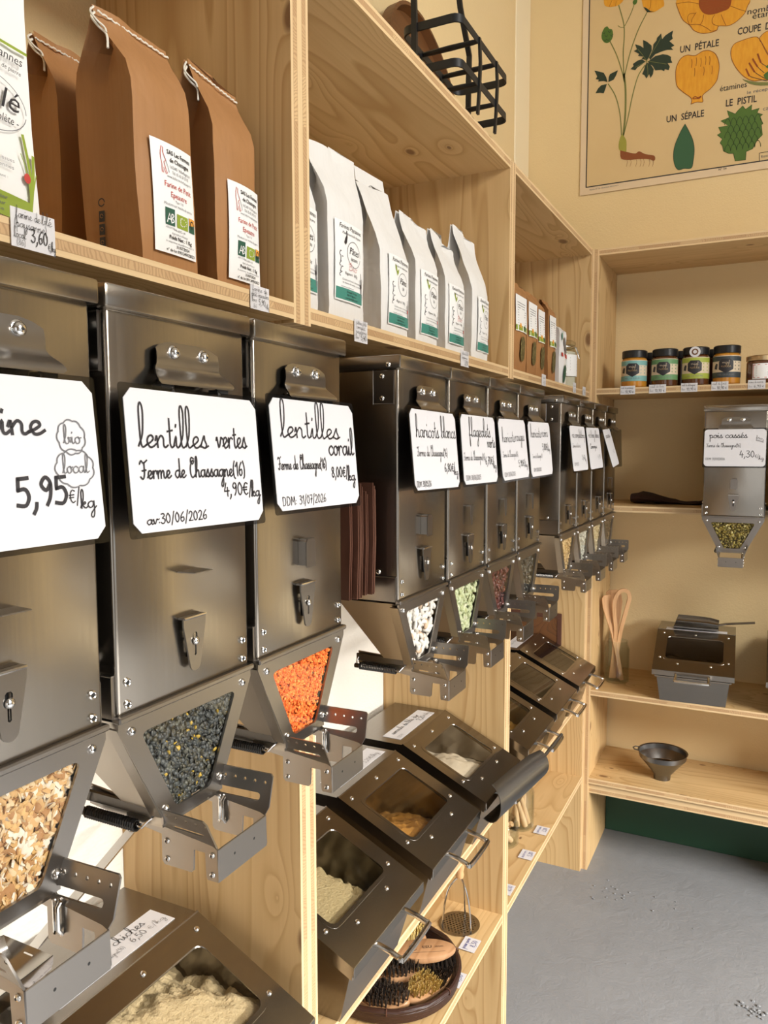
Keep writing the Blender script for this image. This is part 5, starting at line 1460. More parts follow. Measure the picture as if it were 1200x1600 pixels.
# ------------------------------------------------------------------ things on the back shelves
root = thing('funnel', 'dark steel funnel standing on the lowest back shelf', 'funnel', (-.281, 2.595, .3162))
b = MB()
prof = [(.026, .0005), (.027, .014), (.030, .020), (.062, .060), (.073, .072), (.075, .088), (.078, .090), (.0765, .0885), (.0735, .0878), (.0715, .073), (.060, .061), (.028, .021), (.0245, .014), (.0235, .0005)]
b.lathe(prof, DARKSTEEL, 40); b.build('cone', root)
b = MB(); b.lathe([(.001, .046), (.048, .0465), (.0492, .0475)], STEEL_BIN, 32); b.build('strainer', root)
b = MB(); b.tube([(-.072, -.016, .087), (-.088, -.013, .088), (-.093, 0, .088), (-.088, .013, .088), (-.072, .016, .087)], .0022, DARKSTEEL, 6); b.build('ring_handle', root)
# brown cloth
root = thing('folded_cloth', 'dark brown folded cloth lying on the back shelf beside a dispenser', 'cloth', (-.29, 2.655, 1.2145))
b = MB()
rows = []
for i in range(15):
    u = i / 14
    ring = []
    for k in range(12):
        a = 2 * PI * k / 12
        hgt = .011 + .007 * math.sin(u * 5 + 1) + .004 * mnoise.noise(Vector((u * 6, a, 1)))
        ring.append((-.115 + .23 * u, .062 * math.cos(a) * (.8 + .2 * math.sin(u * 7)), max(.0005, hgt + hgt * math.sin(a) * (.9 + .2 * mnoise.noise(Vector((u * 9, a * 2, 3)))))))
    rows.append(ring)
b.loft(rows, mat('dark_brown_cloth', (.035, .012, .008), .85)); b.build('fabric', root)
# glass jar of wooden spatulas
glass_jar('spatula_jar', 'glass jar of wooden spatulas beside the corner post', (-.438, 2.625, .6125), .040, .140)
def spatula(label, base, top, turn, w, kind):
    root = thing('wooden_spatula', label, 'spatula', base, group='wooden spatulas in the glass jar')
    d = Vector(top) - Vector(base); L = d.length
    z = d.normalized()
    x = Vector((.30 + turn, -1, 0)); x = (x - z * x.dot(z)).normalized(); y = z.cross(x)
    root.rotation_euler = Matrix(((x.x, y.x, z.x), (x.y, y.y, z.y), (x.z, y.z, z.z))).to_euler()
    b = MB()
    if kind == 'loop':
        pts = smooth_path([(0, -.006, .002), (0, -.008, L * .5), (0, -w * .8, L * .72), (0, -w, L * .88), (0, -w * .5, L * .985), (0, w * .3, L), (0, w * .8, L * .93), (0, w * .55, L * .75), (0, .006, L * .5), (0, .005, .002)], 5)
        b.tube(pts, 1, BEECH, flat=(.006, .012))
    else:
        o = [(-.006, 0), (.006, 0), (.0075, L * .55), (w * .7, L * .70), (w, L * .86), (w * .9, L * .97), (w * .5, L), (-w * .5, L), (-w * .9, L * .97), (-w, L * .86), (-w * .7, L * .70), (-.0075, L * .55)]
        b.sheet(o, [], .006, lambda u, v, q: (q - .003, u, v), BEECH)
    b.build('blade', root, smooth=30)
SPB = (-.438, 2.625)
spatula('bent-wood loop tool, tallest and rightmost in the spatula jar', (SPB[0] - .014, SPB[1], .620), (-.418, 2.610, .925), .1, .026, 'loop')
spatula('broad wooden spatula in the middle of the spatula jar', (SPB[0] + .006, SPB[1] + .008, .620), (-.458, 2.640, .920), 0, .027, 'flat')
spatula('narrow wooden spatula leaning to the corner post', (SPB[0] + .018, SPB[1] - .006, .620), (-.474, 2.612, .905), .2, .020, 'flat')
spatula('short wooden spatula at the back of the spatula jar', (SPB[0] - .004, SPB[1] + .020, .620), (-.470, 2.672, .870), -.1, .022, 'flat')

# ------------------------------------------------------------------ the gap between two dispenser groups: flat brown paper bags
for k in range(7):
    y = .862 - .0095 * k
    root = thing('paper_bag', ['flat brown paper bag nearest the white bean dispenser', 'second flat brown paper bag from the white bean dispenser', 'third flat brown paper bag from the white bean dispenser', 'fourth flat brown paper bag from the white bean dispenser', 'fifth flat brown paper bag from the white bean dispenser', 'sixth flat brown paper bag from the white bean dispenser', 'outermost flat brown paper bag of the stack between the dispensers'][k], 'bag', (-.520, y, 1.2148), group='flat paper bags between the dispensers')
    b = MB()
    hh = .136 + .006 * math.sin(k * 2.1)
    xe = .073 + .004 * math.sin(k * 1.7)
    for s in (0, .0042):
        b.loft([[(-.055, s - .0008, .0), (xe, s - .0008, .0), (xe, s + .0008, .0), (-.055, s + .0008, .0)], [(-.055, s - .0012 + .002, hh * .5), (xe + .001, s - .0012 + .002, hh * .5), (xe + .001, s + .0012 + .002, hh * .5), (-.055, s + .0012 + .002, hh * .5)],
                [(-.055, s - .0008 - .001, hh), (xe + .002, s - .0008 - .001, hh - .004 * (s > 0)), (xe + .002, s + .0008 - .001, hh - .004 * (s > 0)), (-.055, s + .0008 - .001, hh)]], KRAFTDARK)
    b.build('folded_paper', root)

# dark reddish board behind the last bin
root = thing('wooden_board', 'dark reddish wooden board leaning on the end panel behind the last bin', 'board', (-.700, 2.4655, ZB))
b = MB(); b.box(-.112, .112, -.003, .004, 0, .262, OLDWOOD, .002); b.build('panel', root)
b = MB(); b.box(-.112, .112, -.0046, -.003, .246, .262, KRAFTDARK, .0006); b.box(.098, .112, -.0046, -.003, 0, .246, KRAFTDARK, .0006); b.build('rim', root)

# ------------------------------------------------------------------ low shelf: masher, brushes, jars of pegs
ZL = .3245
root = thing('potato_masher', 'potato masher with a wooden grip and round perforated foot', 'masher', (-.592, 1.560, ZL))
b = MB()
holes = []
for i in range(-5, 6):
    for j in range(-5, 6):
        x, y = (i + .5 * (j % 2)) * .0078, j * .0068
        if math.hypot(x, y) < .038: holes.append(circle(x, y, .0023, 6))
b.sheet(circle(0, 0, .046, 32), [list(reversed(h)) for h in holes], .0016, lambda u, v, w: (u, v, .0005 + w), STEEL_BIN)
b.build('perforated_foot', root)
for a in (-.5, 1.6, 3.7):
    b = MB()
    c, s_ = math.cos(a), math.sin(a)
    b.tube(smooth_path([(.039 * c, .039 * s_, .002), (.034 * c, .034 * s_, .05), (.025 * c, .025 * s_, .085), (.011 * c, .011 * s_, .105), (.003 * c, .003 * s_, .112), (.003 * c, .003 * s_, .122)], 4), .0021, WIRE, 8); b.build('leg', root)
b = MB(); b.lathe([(.001, .110), (.0085, .111), (.0100, .118), (.0085, .124), (.0105, .134), (.0115, .160), (.0105, .190), (.007, .205), (.001, .208)], BEECH, 18); b.build('grip', root)

root = thing('wicker_tray', 'round dark wicker tray holding brushes on the low shelf', 'tray', (-.660, 1.338, ZL))
b = MB()
b.lathe([(.001, .0005), (.128, .0005), (.142, .005), (.146, .024), (.142, .029), (.137, .026), (.133, .010), (.120, .007), (.001, .007)], WICKER, 56)
b.build('weave', root)
b = MB(); b.tube([(.142 * math.cos(a), .142 * math.sin(a), .029 + .001 * math.sin(a * 14)) for a in [2 * PI * k / 56 for k in range(56)]], .0055, WICKER, 8, closed=True); b.build('rim', root)
for a in (-1.15, -.2, .7, 1.5, 2.6, 3.6, 4.5):
    b = MB(); b.tube([(.142 * math.cos(a) + .0068 * math.cos(a) * math.cos(q), .142 * math.sin(a) + .0068 * math.sin(a) * math.cos(q), .029 + .0068 * math.sin(q)) for q in [2 * PI * k / 10 for k in range(10)]], .0012, KRAFTDARK, 5, closed=True); b.build('binding', root)

BRISTLE_D = seed_mat('dark_bristle', [(0, (.012, .009, .007)), (.45, (.028, .018, .012)), (.8, (.07, .045, .028))], .6)
BRISTLE_Y = seed_mat('yellow_bristle', [(0, (.58, .42, .13)), (.4, (.70, .54, .22)), (.8, (.46, .30, .07))], .6)
BRUSHWOOD = wood_mat('brush_wood', 'y', (.46, .26, .13), (.32, .16, .07), False, .4)
def brush(label, loc, rz, tilt, m, upside, L=.125, W=.05, seed=1, split=None, letters=False):
    """oval wooden back with a crown of bristles; upside=True shows the bristles"""
    root = thing('vegetable_brush', label, 'brush', loc, group='wooden brushes in the wicker tray')
    root.rotation_euler = (Matrix.Rotation(rz, 4, 'Z') @ Matrix.Rotation(tilt, 4, 'Y') @ Matrix.Rotation(0 if upside else PI, 4, 'X')).to_euler()
    b = MB()
    rings = []
    for k, z in ((.80, 0), (.97, .003), (1.0, .008), (.97, .0135), (.93, .0155)):
        rings.append([(W / 2 * k * math.cos(a) * (1 - .18 * abs(math.sin(a)) ** 3), L / 2 * k * math.sin(a), z) for a in [2 * PI * i / 28 for i in range(28)]])
    b.loft(rings, BRUSHWOOD); bk = b.build('wooden_back', root)
    if letters:
        b = MB()
        fn = lambda u, v, q: (-v, -u, -.0004 - q)
        b.stroke(circle(-.022, 0, .008, 14), .0008, fn, INK, .0); print_text(b, 'ESU', .006, -.003, .009, fn, INK, width=.018); print_text(b, 'VEGAN', .030, -.002, .005, fn, INK, width=.016)
        b.stroke([(-.04, -.013), (.04, -.013)], .0006, fn, INK, .0)
        b.build('stamp', bk)
    rnd = random.Random(seed)
    b = MB()
    rows, cols = 7, 15
    for i in range(rows):
        for j in range(cols):
            u = (i / (rows - 1) - .5) * 1.7; v = (j / (cols - 1) - .5) * 1.84
            if u * u + v * v > .86: continue
            x, y = u * W / 2, v * L / 2
            mm = m if not split or v < split[0] else split[1]
            for q in range(9):
                a = rnd.uniform(0, 2 * PI); rr = rnd.uniform(.0005, .0022)
                hx, hy = x * 1.13 + rnd.gauss(0, .0016) + rr * math.cos(a), y * 1.06 + rnd.gauss(0, .0016) + rr * math.sin(a)
                z1 = .0155 + .024 + rnd.uniform(-.003, .002)
                x0, y0 = x + rr * .6 * math.cos(a), y + rr * .6 * math.sin(a)
                w = .00055
                b.add([(x0 - w, y0 - w, .0150), (x0 + w, y0 - w, .0150), (x0, y0 + w, .0150), (hx - w, hy - w, z1), (hx + w, hy - w, z1), (hx, hy + w, z1)], [(0, 1, 4, 3), (1, 2, 5, 4), (2, 0, 3, 5), (3, 4, 5)], mm)
    b.build('bristles', root, smooth=0)
    return root
ZT = ZL + .0075
def lay(label, z, pa, pb, tilt, m, upside, L, W, seed, split=None, letters=False):
    """a brush lying between two places of the tray"""
    a, c = on(2, z, *pa), on(2, z, *pb)
    d = c - a
    brush(label, ((a.x + c.x) / 2, (a.y + c.y) / 2, z), -math.atan2(d.x, d.y), tilt, m, upside, L, W, seed, split, letters)
lay('brush with yellow and dark bristles upward along the right rim of the tray', ZT + .012, (634, 1568), (702, 1520), .30, BRISTLE_Y, True, .128, .050, 3, (.012, BRISTLE_D))
lay('brush with dark bristles upward at the front of the tray', ZT + .010, (556, 1562), (633, 1572), .22, BRISTLE_D, True, .115, .048, 4, (.045, BRISTLE_D))
lay('brush with all dark bristles upward lying across the middle of the tray', ZT + .036, (582, 1527), (656, 1520), .15, BRISTLE_D, True, .120, .048, 5)
lay('stamped wooden brush lying bristles down on top of the others', ZT + .082, (628, 1482), (697, 1478), .12, BRISTLE_D, False, .128, .054, 6, None, True)
lay('brush with yellow bristles at the back of the tray', ZT + .006, (606, 1482), (650, 1474), 0, BRISTLE_Y, True, .110, .046, 7)

def peg(label, base, top, w, group):
    root = thing('wooden_peg', label, 'peg', base, group=group)
    d = Vector(top) - Vector(base); L = d.length
    root.rotation_euler = d.to_track_quat('Z', 'Y').to_euler()
    b = MB(); b.lathe([(.001, 0), (w * .9, .001), (w, .01), (w * .75, L * .55), (w * .55, L * .72), (w * .7, L * .86), (w * .95, L * .95), (w * .6, L), (.001, L)], PEGWOOD, 12); b.build('shaft', root)
PEGWOOD = wood_mat('pale_peg_wood', 'z', (.66, .43, .23), (.52, .31, .14), False, .4)
for jx, jy, r, h, lab, glab, n in ((-.602, 2.062, .040, .132, 'tall glass jar of wooden brush handles on the low corner shelf', 'wooden handles in the tall low jar', 6), (-.618, 1.952, .044, .070, 'short glass jar of wooden pieces on the low corner shelf', 'wooden pieces in the short jar', 5)):
    glass_jar('glass_jar', lab, (jx, jy, ZL), r, h)
    for k in range(n):
        a = 2 * PI * k / n + .4
        bx, by = jx + .6 * r * math.cos(a + 2.2), jy + .6 * r * math.sin(a + 2.2)
        tx, ty = jx + .62 * r * math.cos(a), jy + .62 * r * math.sin(a)
        peg('wooden handles standing in the ' + ('tall' if h > .1 else 'short') + ' glass jar on the low corner shelf', (bx, by, ZL + .008), (tx, ty, ZL + h * (1.0 if h > .1 else .78) + .012 * (k % 3)), .0085, glab)
root = thing('wooden_ring_brush', 'bent wooden loop brush rising from the tall jar behind the dark scoop', 'brush', (-.600, 2.065, ZL + .010))
b = MB(); b.tube(smooth_path([(0, 0, 0), (.005, .004, .10), (.010, -.010, .165), (.016, -.026, .195), (.020, -.010, .228), (.020, .018, .226), (.016, .028, .195), (.010, .012, .165)], 5), .0048, BEECH, 8); b.build('loop', root)

# ------------------------------------------------------------------ on top of the upper boxes
ZTOP = 2.0105
root = thing('iron_rack', 'black wrought-iron carrying rack on top of the shelving', 'rack', (-.555, 1.44, ZTOP))
def strip(pts, w, t, closed=False):
    b = MB(); b.tube(pts, 1, IRON, closed=closed, flat=(w, t)); return b
def hoop(z, x0, x1, y0, y1):
    r = .018
    return [(p[0], p[1], z) for p in rrect(x0, x1, y0, y1, r, 4)]
X0, X1, Y0, Y1 = -.062, .052, -.135, .138
for z in (.055, .129):
    b = MB()
    rings = []
    for p in hoop(z, X0, X1, Y0, Y1): rings.append(p)
    n = len(rings)
    cx, cy = (X0 + X1) / 2, (Y0 + Y1) / 2
    rr = []
    for p in rings:
        d = Vector((p[0] - cx, p[1] - cy, 0)).normalized() * .0035
        rr.append([(p[0], p[1], z - .007), (p[0], p[1], z + .007), (p[0] - d.x, p[1] - d.y, z + .007), (p[0] - d.x, p[1] - d.y, z - .007)])
    b.loft(rr + [rr[0]], IRON, False, False)
    b.build('hoop', root, smooth=30)
for y in (-.040, .058):
    for z in (.055, .129):
        b = MB()
        b.loft([[(X0 + (X1 - X0) * t, y + w * math.cos(q), z + .004 * math.sin(q)) for q in [2 * PI * k / 8 for k in range(8)]] for t, w in ((0, .002), (.1, .006), (.5, .008), (.9, .006), (1, .002))], IRON)
        b.build('cross_slat', root)
    b = strip([(X1 + .0005, y, .134), (X1 + .0025, y, .09), (X1 + .0005, y, .04), (X1 - .002, y, .0005)], .0045, .008); b.build('upright', root)
    b = strip([(X0 - .0005, y, .134), (X0 - .0025, y, .09), (X0 - .0005, y, .04), (X0 + .002, y, .0005)], .0045, .008); b.build('upright', root)
for s, y in ((-1, Y0), (1, Y1)):
    b = strip([(-.035, y, .0005), (-.035, y, .14), (-.035, y + .004 * s, .20), (-.035, y - .05 * s, .27), (-.035, y - .10 * s, .40), (-.035, 0, .42)], .010, .007); b.build('handle_bar', root)
root = thing('wooden_tray', 'round dark brown wooden tray leaning on the wall behind the iron rack', 'tray', (-.775, 1.735, ZTOP + .203))
root.rotation_euler = (0, math.radians(82), 0)
b = MB(); b.lathe([(.001, 0), (.196, 0), (.202, .004), (.202, .030), (.194, .030), (.190, .010), (.001, .010)], OLDWOOD, 64); b.build('disc', root)

# ------------------------------------------------------------------ loose crumbs of paint and plaster on the floor
rnd = random.Random(5)
b = MB()
ev, ef = ellipsoid(6, 4)
for cx, cy, n, sp, sz in ((.006, 2.03, 26, .022, .0045), (-.43, 2.38, 22, .06, .0035), (.12, 1.85, 30, .10, .0028), (-.25, 2.3, 24, .25, .0022), (-.3, 1.7, 10, .2, .002)):
    for k in range(n):
        s = sz * rnd.uniform(.4, 1.2)
        x, y = cx + rnd.gauss(0, sp), cy + rnd.gauss(0, sp * .7)
        if x < -.47 and y < 2.5: x = -.40 + rnd.random() * .2
        b.add([(x + p[0] * s * rnd.uniform(.7, 1.3), y + p[1] * s * rnd.uniform(.7, 1.3), max(.0002, s * .45 + p[2] * s * .5)) for p in ev], ef, FLOORM)
o = b.build('floor_crumbs', None, smooth=0)
tag(o, 'small grey crumbs scattered on the painted floor', 'crumbs', kind='stuff')

# ------------------------------------------------------------------ botanical wall chart on the back wall
CHART = mat('aged_chart_paper', (.72, .52, .30), .55)
_t = NT(CHART); _t.color(_t.mix(_t.noise(_t.pos(), 4.0, 4.0, .6), (.74, .56, .30), (.66, .475, .23)))
CH_BORDER = mat('chart_margin', (.76, .60, .40), .6)
PETAL = mat('chart_petal', (.78, .36, .025), .55)
_t = NT(PETAL); _t.color(_t.mix(_t.noise(_t.vmul(_t.pos(), (130, 1, 30)), 1.0, 2.0), (.84, .43, .035), (.68, .26, .012)))
PETALD = mat('chart_petal_line', (.30, .085, .01), .6)
CENTRE = mat('chart_flower_centre', (.30, .065, .008), .6)
LEAF = mat('chart_leaf', (.022, .040, .022), .6)
STEM = mat('chart_stem', (.19, .20, .055), .6)
BULB = mat('chart_stem_base', (.34, .32, .05), .6)
SEPAL = mat('chart_sepal', (.035, .115, .05), .6)
PIST = mat('chart_pistil', (.075, .155, .022), .6)
PISTD = mat('chart_pistil_line', (.02, .05, .008), .6)
ROOTC = mat('chart_root', (.26, .075, .018), .6)
YP = YB - .004
chart = thing('wall_chart', 'aged botanical chart of a yellow flower on the back wall', 'poster', (-.3, YP, 2.6))
CX, CZ = -.3, 2.6
def cp(px, py):
    p = on(1, YP, px, py)
    return (p.x - CX, p.z - CZ)
cf = lambda u, v, q: (u, -.0010 - q, v)
b = MB()
XL, XRt, ZB0, ZT0 = -.632 - CX, .155 - CX, 2.278 - CZ, 3.16 - CZ
nx, nz = 24, 24
def wavy(u, v):
    e = max(0, 1 - (u - XL) / .05)
    return -.0012 - .004 * e * e * (.5 + .5 * math.sin(v * 9))
b.box(XL, XRt, -.0012, .0, ZB0, ZT0, CH_BORDER, .0004)
bl = cp(916, 293)
b.add([cf(bl[0], bl[1], .0004), cf(XRt - .03, bl[1], .0004), cf(XRt - .03, ZT0 - .03, .0004), cf(bl[0], ZT0 - .03, .0004)], [(0, 1, 2, 3)], CHART)
lw = .0035
b.stroke([(bl[0], ZT0 - .03), (bl[0], bl[1])], lw, cf, INK, .0008)
b.stroke([(bl[0], bl[1]), (XRt - .03, bl[1])], lw, cf, INK, .0008)
A1 = lambda x, y: cp(900 + x / 5.163, y / 5.163)
A2 = lambda x, y: cp(1040 + x / 5.518, y / 5.518)
def S(pts, w, m, h=.0010, k=5): b.stroke(smooth_path(pts, k), w, cf, m, h)
def F(pts, m, h=.0008, k=0): flat_poly(b, smooth_path(pts + [pts[0]], k)[:-1] if k else pts, cf, m, h)
# plant
S([A1(345, 45), A1(385, 190), A1(390, 300), A1(382, 420), A1(385, 560), A1(388, 640)], .0034, STEM)
S([A1(470, 40), A1(440, 120), A1(395, 210)], .0024, STEM); S([A1(340, 210), A1(360, 222), A1(385, 222)], .0022, STEM)
S([A1(572, 105), A1(500, 250), A1(440, 420), A1(400, 580), A1(388, 640)], .0032, STEM)
S([A1(275, 335), A1(330, 450), A1(375, 590), A1(390, 660)], .0032, STEM)
S([A1(388, 600), A1(400, 720), A1(400, 880), A1(392, 1000), A1(380, 1100)], .0062, STEM)
S([A1(262, 680), A1(320, 780), A1(355, 920), A1(368, 1090)], .0032, STEM)
S([A1(555, 530), A1(500, 620), A1(455, 780), A1(420, 950), A1(385, 1090)], .0034, STEM)
F([A1(375, 1085), A1(405, 1130), A1(408, 1190), A1(400, 1235), A1(352, 1215), A1(345, 1165), A1(358, 1110)], BULB, .0012, 3)
F([A1(358, 1215), A1(420, 1230), A1(480, 1240), A1(510, 1222), A1(560, 1245), A1(625, 1255), A1(640, 1275), A1(630, 1298), A1(585, 1285), A1(500, 1285), A1(430, 1292), A1(365, 1280)], ROOTC, .0014, 3)
for x in (410, 440, 485, 520, 545, 590, 620): S([A1(x, 1285), A1(x + 6, 1310), A1(x - 4, 1345)], .0009, ROOTC, .0012)
F([A1(225, 0), A1(232, 45), A1(268, 60), A1(310, 55), A1(350, 40), A1(385, 0), A1(380, -60), A1(300, -100), A1(235, -60)], PETAL, .0012, 3); S([A1(268, 58), A1(285, 20), A1(300, -20)], .0012, PETALD, .0016); S([A1(320, 52), A1(325, 10)], .0012, PETALD, .0016)
F([A1(530, 0), A1(545, 60), A1(575, 98), A1(630, 100), A1(690, 65), A1(712, 45), A1(700, -10), A1(640, -70), A1(560, -60)], PETAL, .0012, 3); S([A1(575, 98), A1(600, 60), A1(605, 0)], .0012, PETALD, .0016)
F([A1(545, 60), A1(575, 102), A1(635, 98), A1(600, 92), A1(565, 65)], LEAF, .0018)
F([A1(470, 0), A1(458, 20), A1(468, 42), A1(490, 30), A1(495, 0)], PIST, .0012, 2)
F([A1(255, 215), A1(270, 235), A1(292, 240), A1(300, 280), A1(290, 320), A1(260, 348), A1(230, 345), A1(208, 312), A1(210, 270), A1(232, 225)], PIST, .0012, 2)
for x, y in ((215, 265), (235, 290), (260, 255), (280, 285), (250, 320), (225, 325)): S([A1(x, y), A1(x + 14, y + 10), A1(x + 20, y - 6)], .0014, LEAF, .0016)
def jag(pts, tip, n, amp):
    return pts
F([A1(570, 490), A1(530, 475), A1(545, 460), A1(500, 452), A1(512, 438), A1(468, 415), A1(492, 400), A1(478, 360), A1(520, 372), A1(545, 390), A1(542, 325), A1(575, 340), A1(610, 370), A1(612, 410), A1(590, 460)], LEAF, .0014)
F([A1(590, 470), A1(620, 400), A1(625, 360), A1(650, 330), A1(655, 308), A1(688, 272), A1(695, 320), A1(720, 290), A1(745, 272), A1(785, 248), A1(775, 290), A1(782, 315), A1(755, 335), A1(795, 370), A1(768, 385), A1(785, 405), A1(735, 405), A1(700, 415), A1(640, 440), A1(600, 485)], LEAF, .0014)
F([A1(580, 500), A1(640, 455), A1(700, 440), A1(740, 445), A1(768, 462), A1(765, 480), A1(778, 508), A1(740, 512), A1(758, 540), A1(748, 568), A1(718, 560), A1(712, 578), A1(690, 565), A1(640, 570), A1(620, 535), A1(590, 515)], LEAF, .0014)
F([A1(570, 505), A1(600, 520), A1(628, 560), A1(622, 600), A1(602, 632), A1(592, 600), A1(568, 636), A1(555, 610), A1(535, 600), A1(548, 570), A1(556, 540)], LEAF, .0014)
F([A1(560, 500), A1(530, 525), A1(495, 548), A1(480, 568), A1(440, 560), A1(465, 535), A1(460, 518), A1(500, 490), A1(535, 480)], LEAF, .0014)
for q in ((500, 400), (690, 300), (730, 520), (580, 620), (480, 545)): S([A1(570, 495), A1((570 + q[0]) / 2 + 4, (495 + q[1]) / 2), A1(*q)], .0014, STEM, .0018)
for pts in ([(255, 665), (225, 655), (180, 660), (185, 645), (160, 640), (172, 620), (150, 572), (190, 580), (225, 590), (245, 625)], [(262, 665), (265, 625), (275, 600), (305, 585), (340, 568), (325, 610), (305, 645), (285, 655)], [(250, 680), (205, 690), (180, 715), (158, 755), (195, 750), (225, 755), (240, 715)]):
    F([A1(*p) for p in pts], LEAF, .0014)
# the open flower
F([A2(90, 30), A2(115, 100), A2(150, 175), A2(210, 222), A2(245, 265), A2(310, 290), A2(380, 285), A2(440, 265), A2(460, 228), A2(540, 225), A2(610, 190), A2(680, 120), A2(705, 60), A2(730, 10), A2(690, -90), A2(420, -190), A2(180, -120), A2(110, -40)], PETAL, .0010, 4)
for pts in ([(210, 222), (190, 170), (205, 125), (260, 118)], [(215, 215), (290, 215), (355, 245), (395, 270), (445, 262)], [(460, 228), (410, 210), (402, 170), (425, 130)], [(300, 40), (200, 20), (100, 35)], [(560, 55), (640, 85), (690, 100)], [(280, 0), (180, -30)], [(265, 110), (230, 165), (225, 195)], [(330, 130), (320, 180), (300, 215)], [(480, 130), (500, 180), (520, 220)]): S([A2(*p) for p in pts], .0016, PETALD, .0014)
S([A2(*p) for p in ((90, 30), (115, 100), (150, 175), (210, 222), (245, 265), (310, 290), (380, 285), (440, 265), (460, 228), (540, 225), (610, 190), (680, 120), (705, 60), (730, 10))], .0018, PETALD, .0014)
F([A2(288, 10), A2(290, 60), A2(320, 110), A2(370, 130), A2(430, 122), A2(480, 105), A2(540, 80), A2(565, 30), A2(560, -60), A2(420, -120), A2(310, -70)], CENTRE, .0014, 3)
for k in range(16):
    a = 2 * PI * k / 16
    S([A2(425 + 60 * math.cos(a), 20 + 50 * math.sin(a)), A2(425 + 125 * math.cos(a), 15 + 95 * math.sin(a))], .0016, PETALD, .0018)
# one petal
P1 = [(220, 900), (222, 850), (150, 795), (100, 745), (88, 660), (95, 580), (130, 510), (185, 478), (255, 482), (320, 445), (380, 440), (435, 475), (462, 560), (455, 640), (440, 700), (390, 765), (320, 825), (322, 880), (270, 882)]
F([A2(*p) for p in P1], PETAL, .0010, 3); S([A2(*p) for p in P1 + [P1[0]]], .0020, PETALD, .0014)
for x, y in ((225, 545), (265, 530), (305, 535), (345, 520), (380, 520), (250, 620), (330, 610), (400, 600)): S([A2(x, y - 30), A2(x + 3, y), A2(x - 2, y + 40)], .0018, PETALD, .0012)
S([A2(235, 850), A2(255, 835), A2(280, 845), A2(305, 832), A2(290, 850), A2(240, 855)], .0030, CENTRE, .0016)
# the sepal
P2 = [(168, 1072), (200, 1130), (235, 1210), (248, 1290), (240, 1380), (222, 1450), (160, 1455), (110, 1465), (80, 1425), (68, 1350), (80, 1260), (115, 1170), (145, 1110)]
F([A2(*p) for p in P2], SEPAL, .0010, 2); S([A2(*p) for p in P2 + [P2[0]]], .0016, LEAF, .0014)
# the section
P3 = [(900, 700), (850, 690), (760, 700), (680, 665), (610, 590), (570, 510), (565, 440), (590, 385), (650, 355), (760, 322), (810, 340), (860, 440), (890, 480), (960, 520), (1000, 640)]
F([A2(*p) for p in P3], PETAL, .0010, 3); S([A2(*p) for p in P3 + [P3[0]]], .0018, PETALD, .0014)
F([A2(810, 335), A2(860, 280), A2(920, 265), A2(1000, 330), A2(1000, 560), A2(890, 478), A2(840, 380)], PETAL, .0012, 3); S([A2(890, 478), A2(840, 390), A2(810, 335), A2(860, 280), A2(920, 262)], .0018, PETALD, .0016)
for pts in ([(695, 600), (720, 655), (790, 680), (870, 700)], [(722, 548), (765, 620), (840, 670), (885, 690)], [(752, 512), (790, 575), (850, 630)], [(795, 470), (820, 540), (880, 580)]):
    q = [A2(*p) for p in pts]; S(q, .0016, INK, .0016); S(q[:2], .0046, CENTRE, .0018)
F([A2(845, 650), A2(880, 620), A2(940, 625), A2(960, 680), A2(870, 690)], PIST, .0020, 2); F([A2(660, 682), A2(720, 700), A2(800, 712), A2(900, 712), A2(960, 730), A2(820, 740), A2(720, 722)], STEM, .0018, 2); F([A2(860, 580), A2(900, 555), A2(960, 570), A2(920, 605)], PIST, .0020, 2)
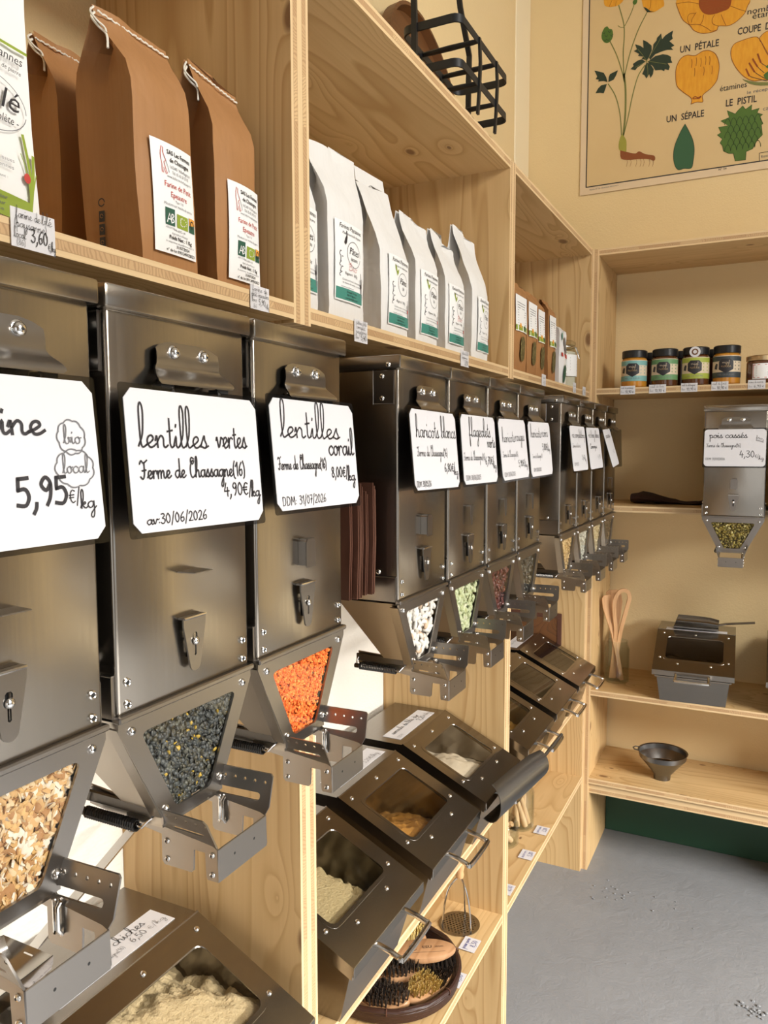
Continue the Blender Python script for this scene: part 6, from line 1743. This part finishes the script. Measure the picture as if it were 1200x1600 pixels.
# the pistil
P4 = [(585, 1325), (600, 1390), (690, 1380), (695, 1310), (750, 1285), (790, 1210), (835, 1165), (825, 1080), (840, 1070), (815, 1010), (838, 990), (790, 975), (810, 935), (740, 955), (745, 905), (690, 945), (665, 915), (620, 960), (600, 985), (530, 955), (550, 1015), (475, 1045), (540, 1085), (455, 1100), (480, 1145), (445, 1165), (490, 1200), (470, 1235), (492, 1260), (500, 1305), (545, 1325)]
F([A2(*p) for p in P4], PIST, .0010); S([A2(*p) for p in P4 + [P4[0]]], .0016, PISTD, .0014, 1)
for r in range(5):
    for c in range(6):
        x, y = 510 + c * 52 + 26 * (r % 2), 1050 + r * 56 - 8 * c
        if x > 790 or y > 1300: continue
        S([A2(x, y + 30), A2(x + 6, y), A2(x + 26, y - 24), A2(x + 46, y), A2(x + 50, y + 30)], .0016, PISTD, .0014)
# lettering
def T(text, p0, p1, size, m=INK, bold=.012):
    (u0, v0), (u1, v1) = p0, p1
    w = math.hypot(u1 - u0, v1 - v0)
    a = math.atan2(v1 - v0, u1 - u0)
    f = lambda u, v, q: cf(u0 + u * math.cos(a) - v * math.sin(a), v0 + u * math.sin(a) + v * math.cos(a), q)
    print_text(b, text, 0, 0, size, f, m, 'LEFT', w, .0014, 0, bold)
T('UN  PÉTALE', A2(122, 460), A2(455, 398), .030); T('UN  SÉPALE', A2(5, 1060), A2(328, 1005), .030); T('LE  PISTIL', A2(515, 922), A2(782, 880), .030)
T('COUPE  D', A2(618, 305), A2(900, 252), .030); T('nombreuses', A2(700, 130), A2(1140, 50), .026, INK, 0); T('étamines', A2(744, 168), A2(1070, 108), .026, INK, 0); T('étamines', A2(465, 792), A2(697, 752), .026, INK, 0)
T('le réceptacle', A2(700, 815), A2(985, 762), .015, INKGREY, 0); T('carpelle', A2(835, 958), A2(1040, 920), .018, INKGREY, 0); T('N° 56', A2(455, 1474), A2(525, 1460), .010, INK, 0)
T('Planche N° 56 - Botanique élémentaire', A1(110, 1540), A1(342, 1500), .007, INKGREY, 0)
S([A2(808, 1395), A2(808, 1322)], .0016, INK, .0012, 1); S([A2(808, 1322), A2(960, 1295)], .0016, INK, .0012, 1); T('Renoncule', A2(822, 1365), A2(960, 1335), .012, INKGREY, 0)
b.build('printed_sheet', chart, smooth=0)
SC.view_settings.exposure = SC.view_settings.exposure
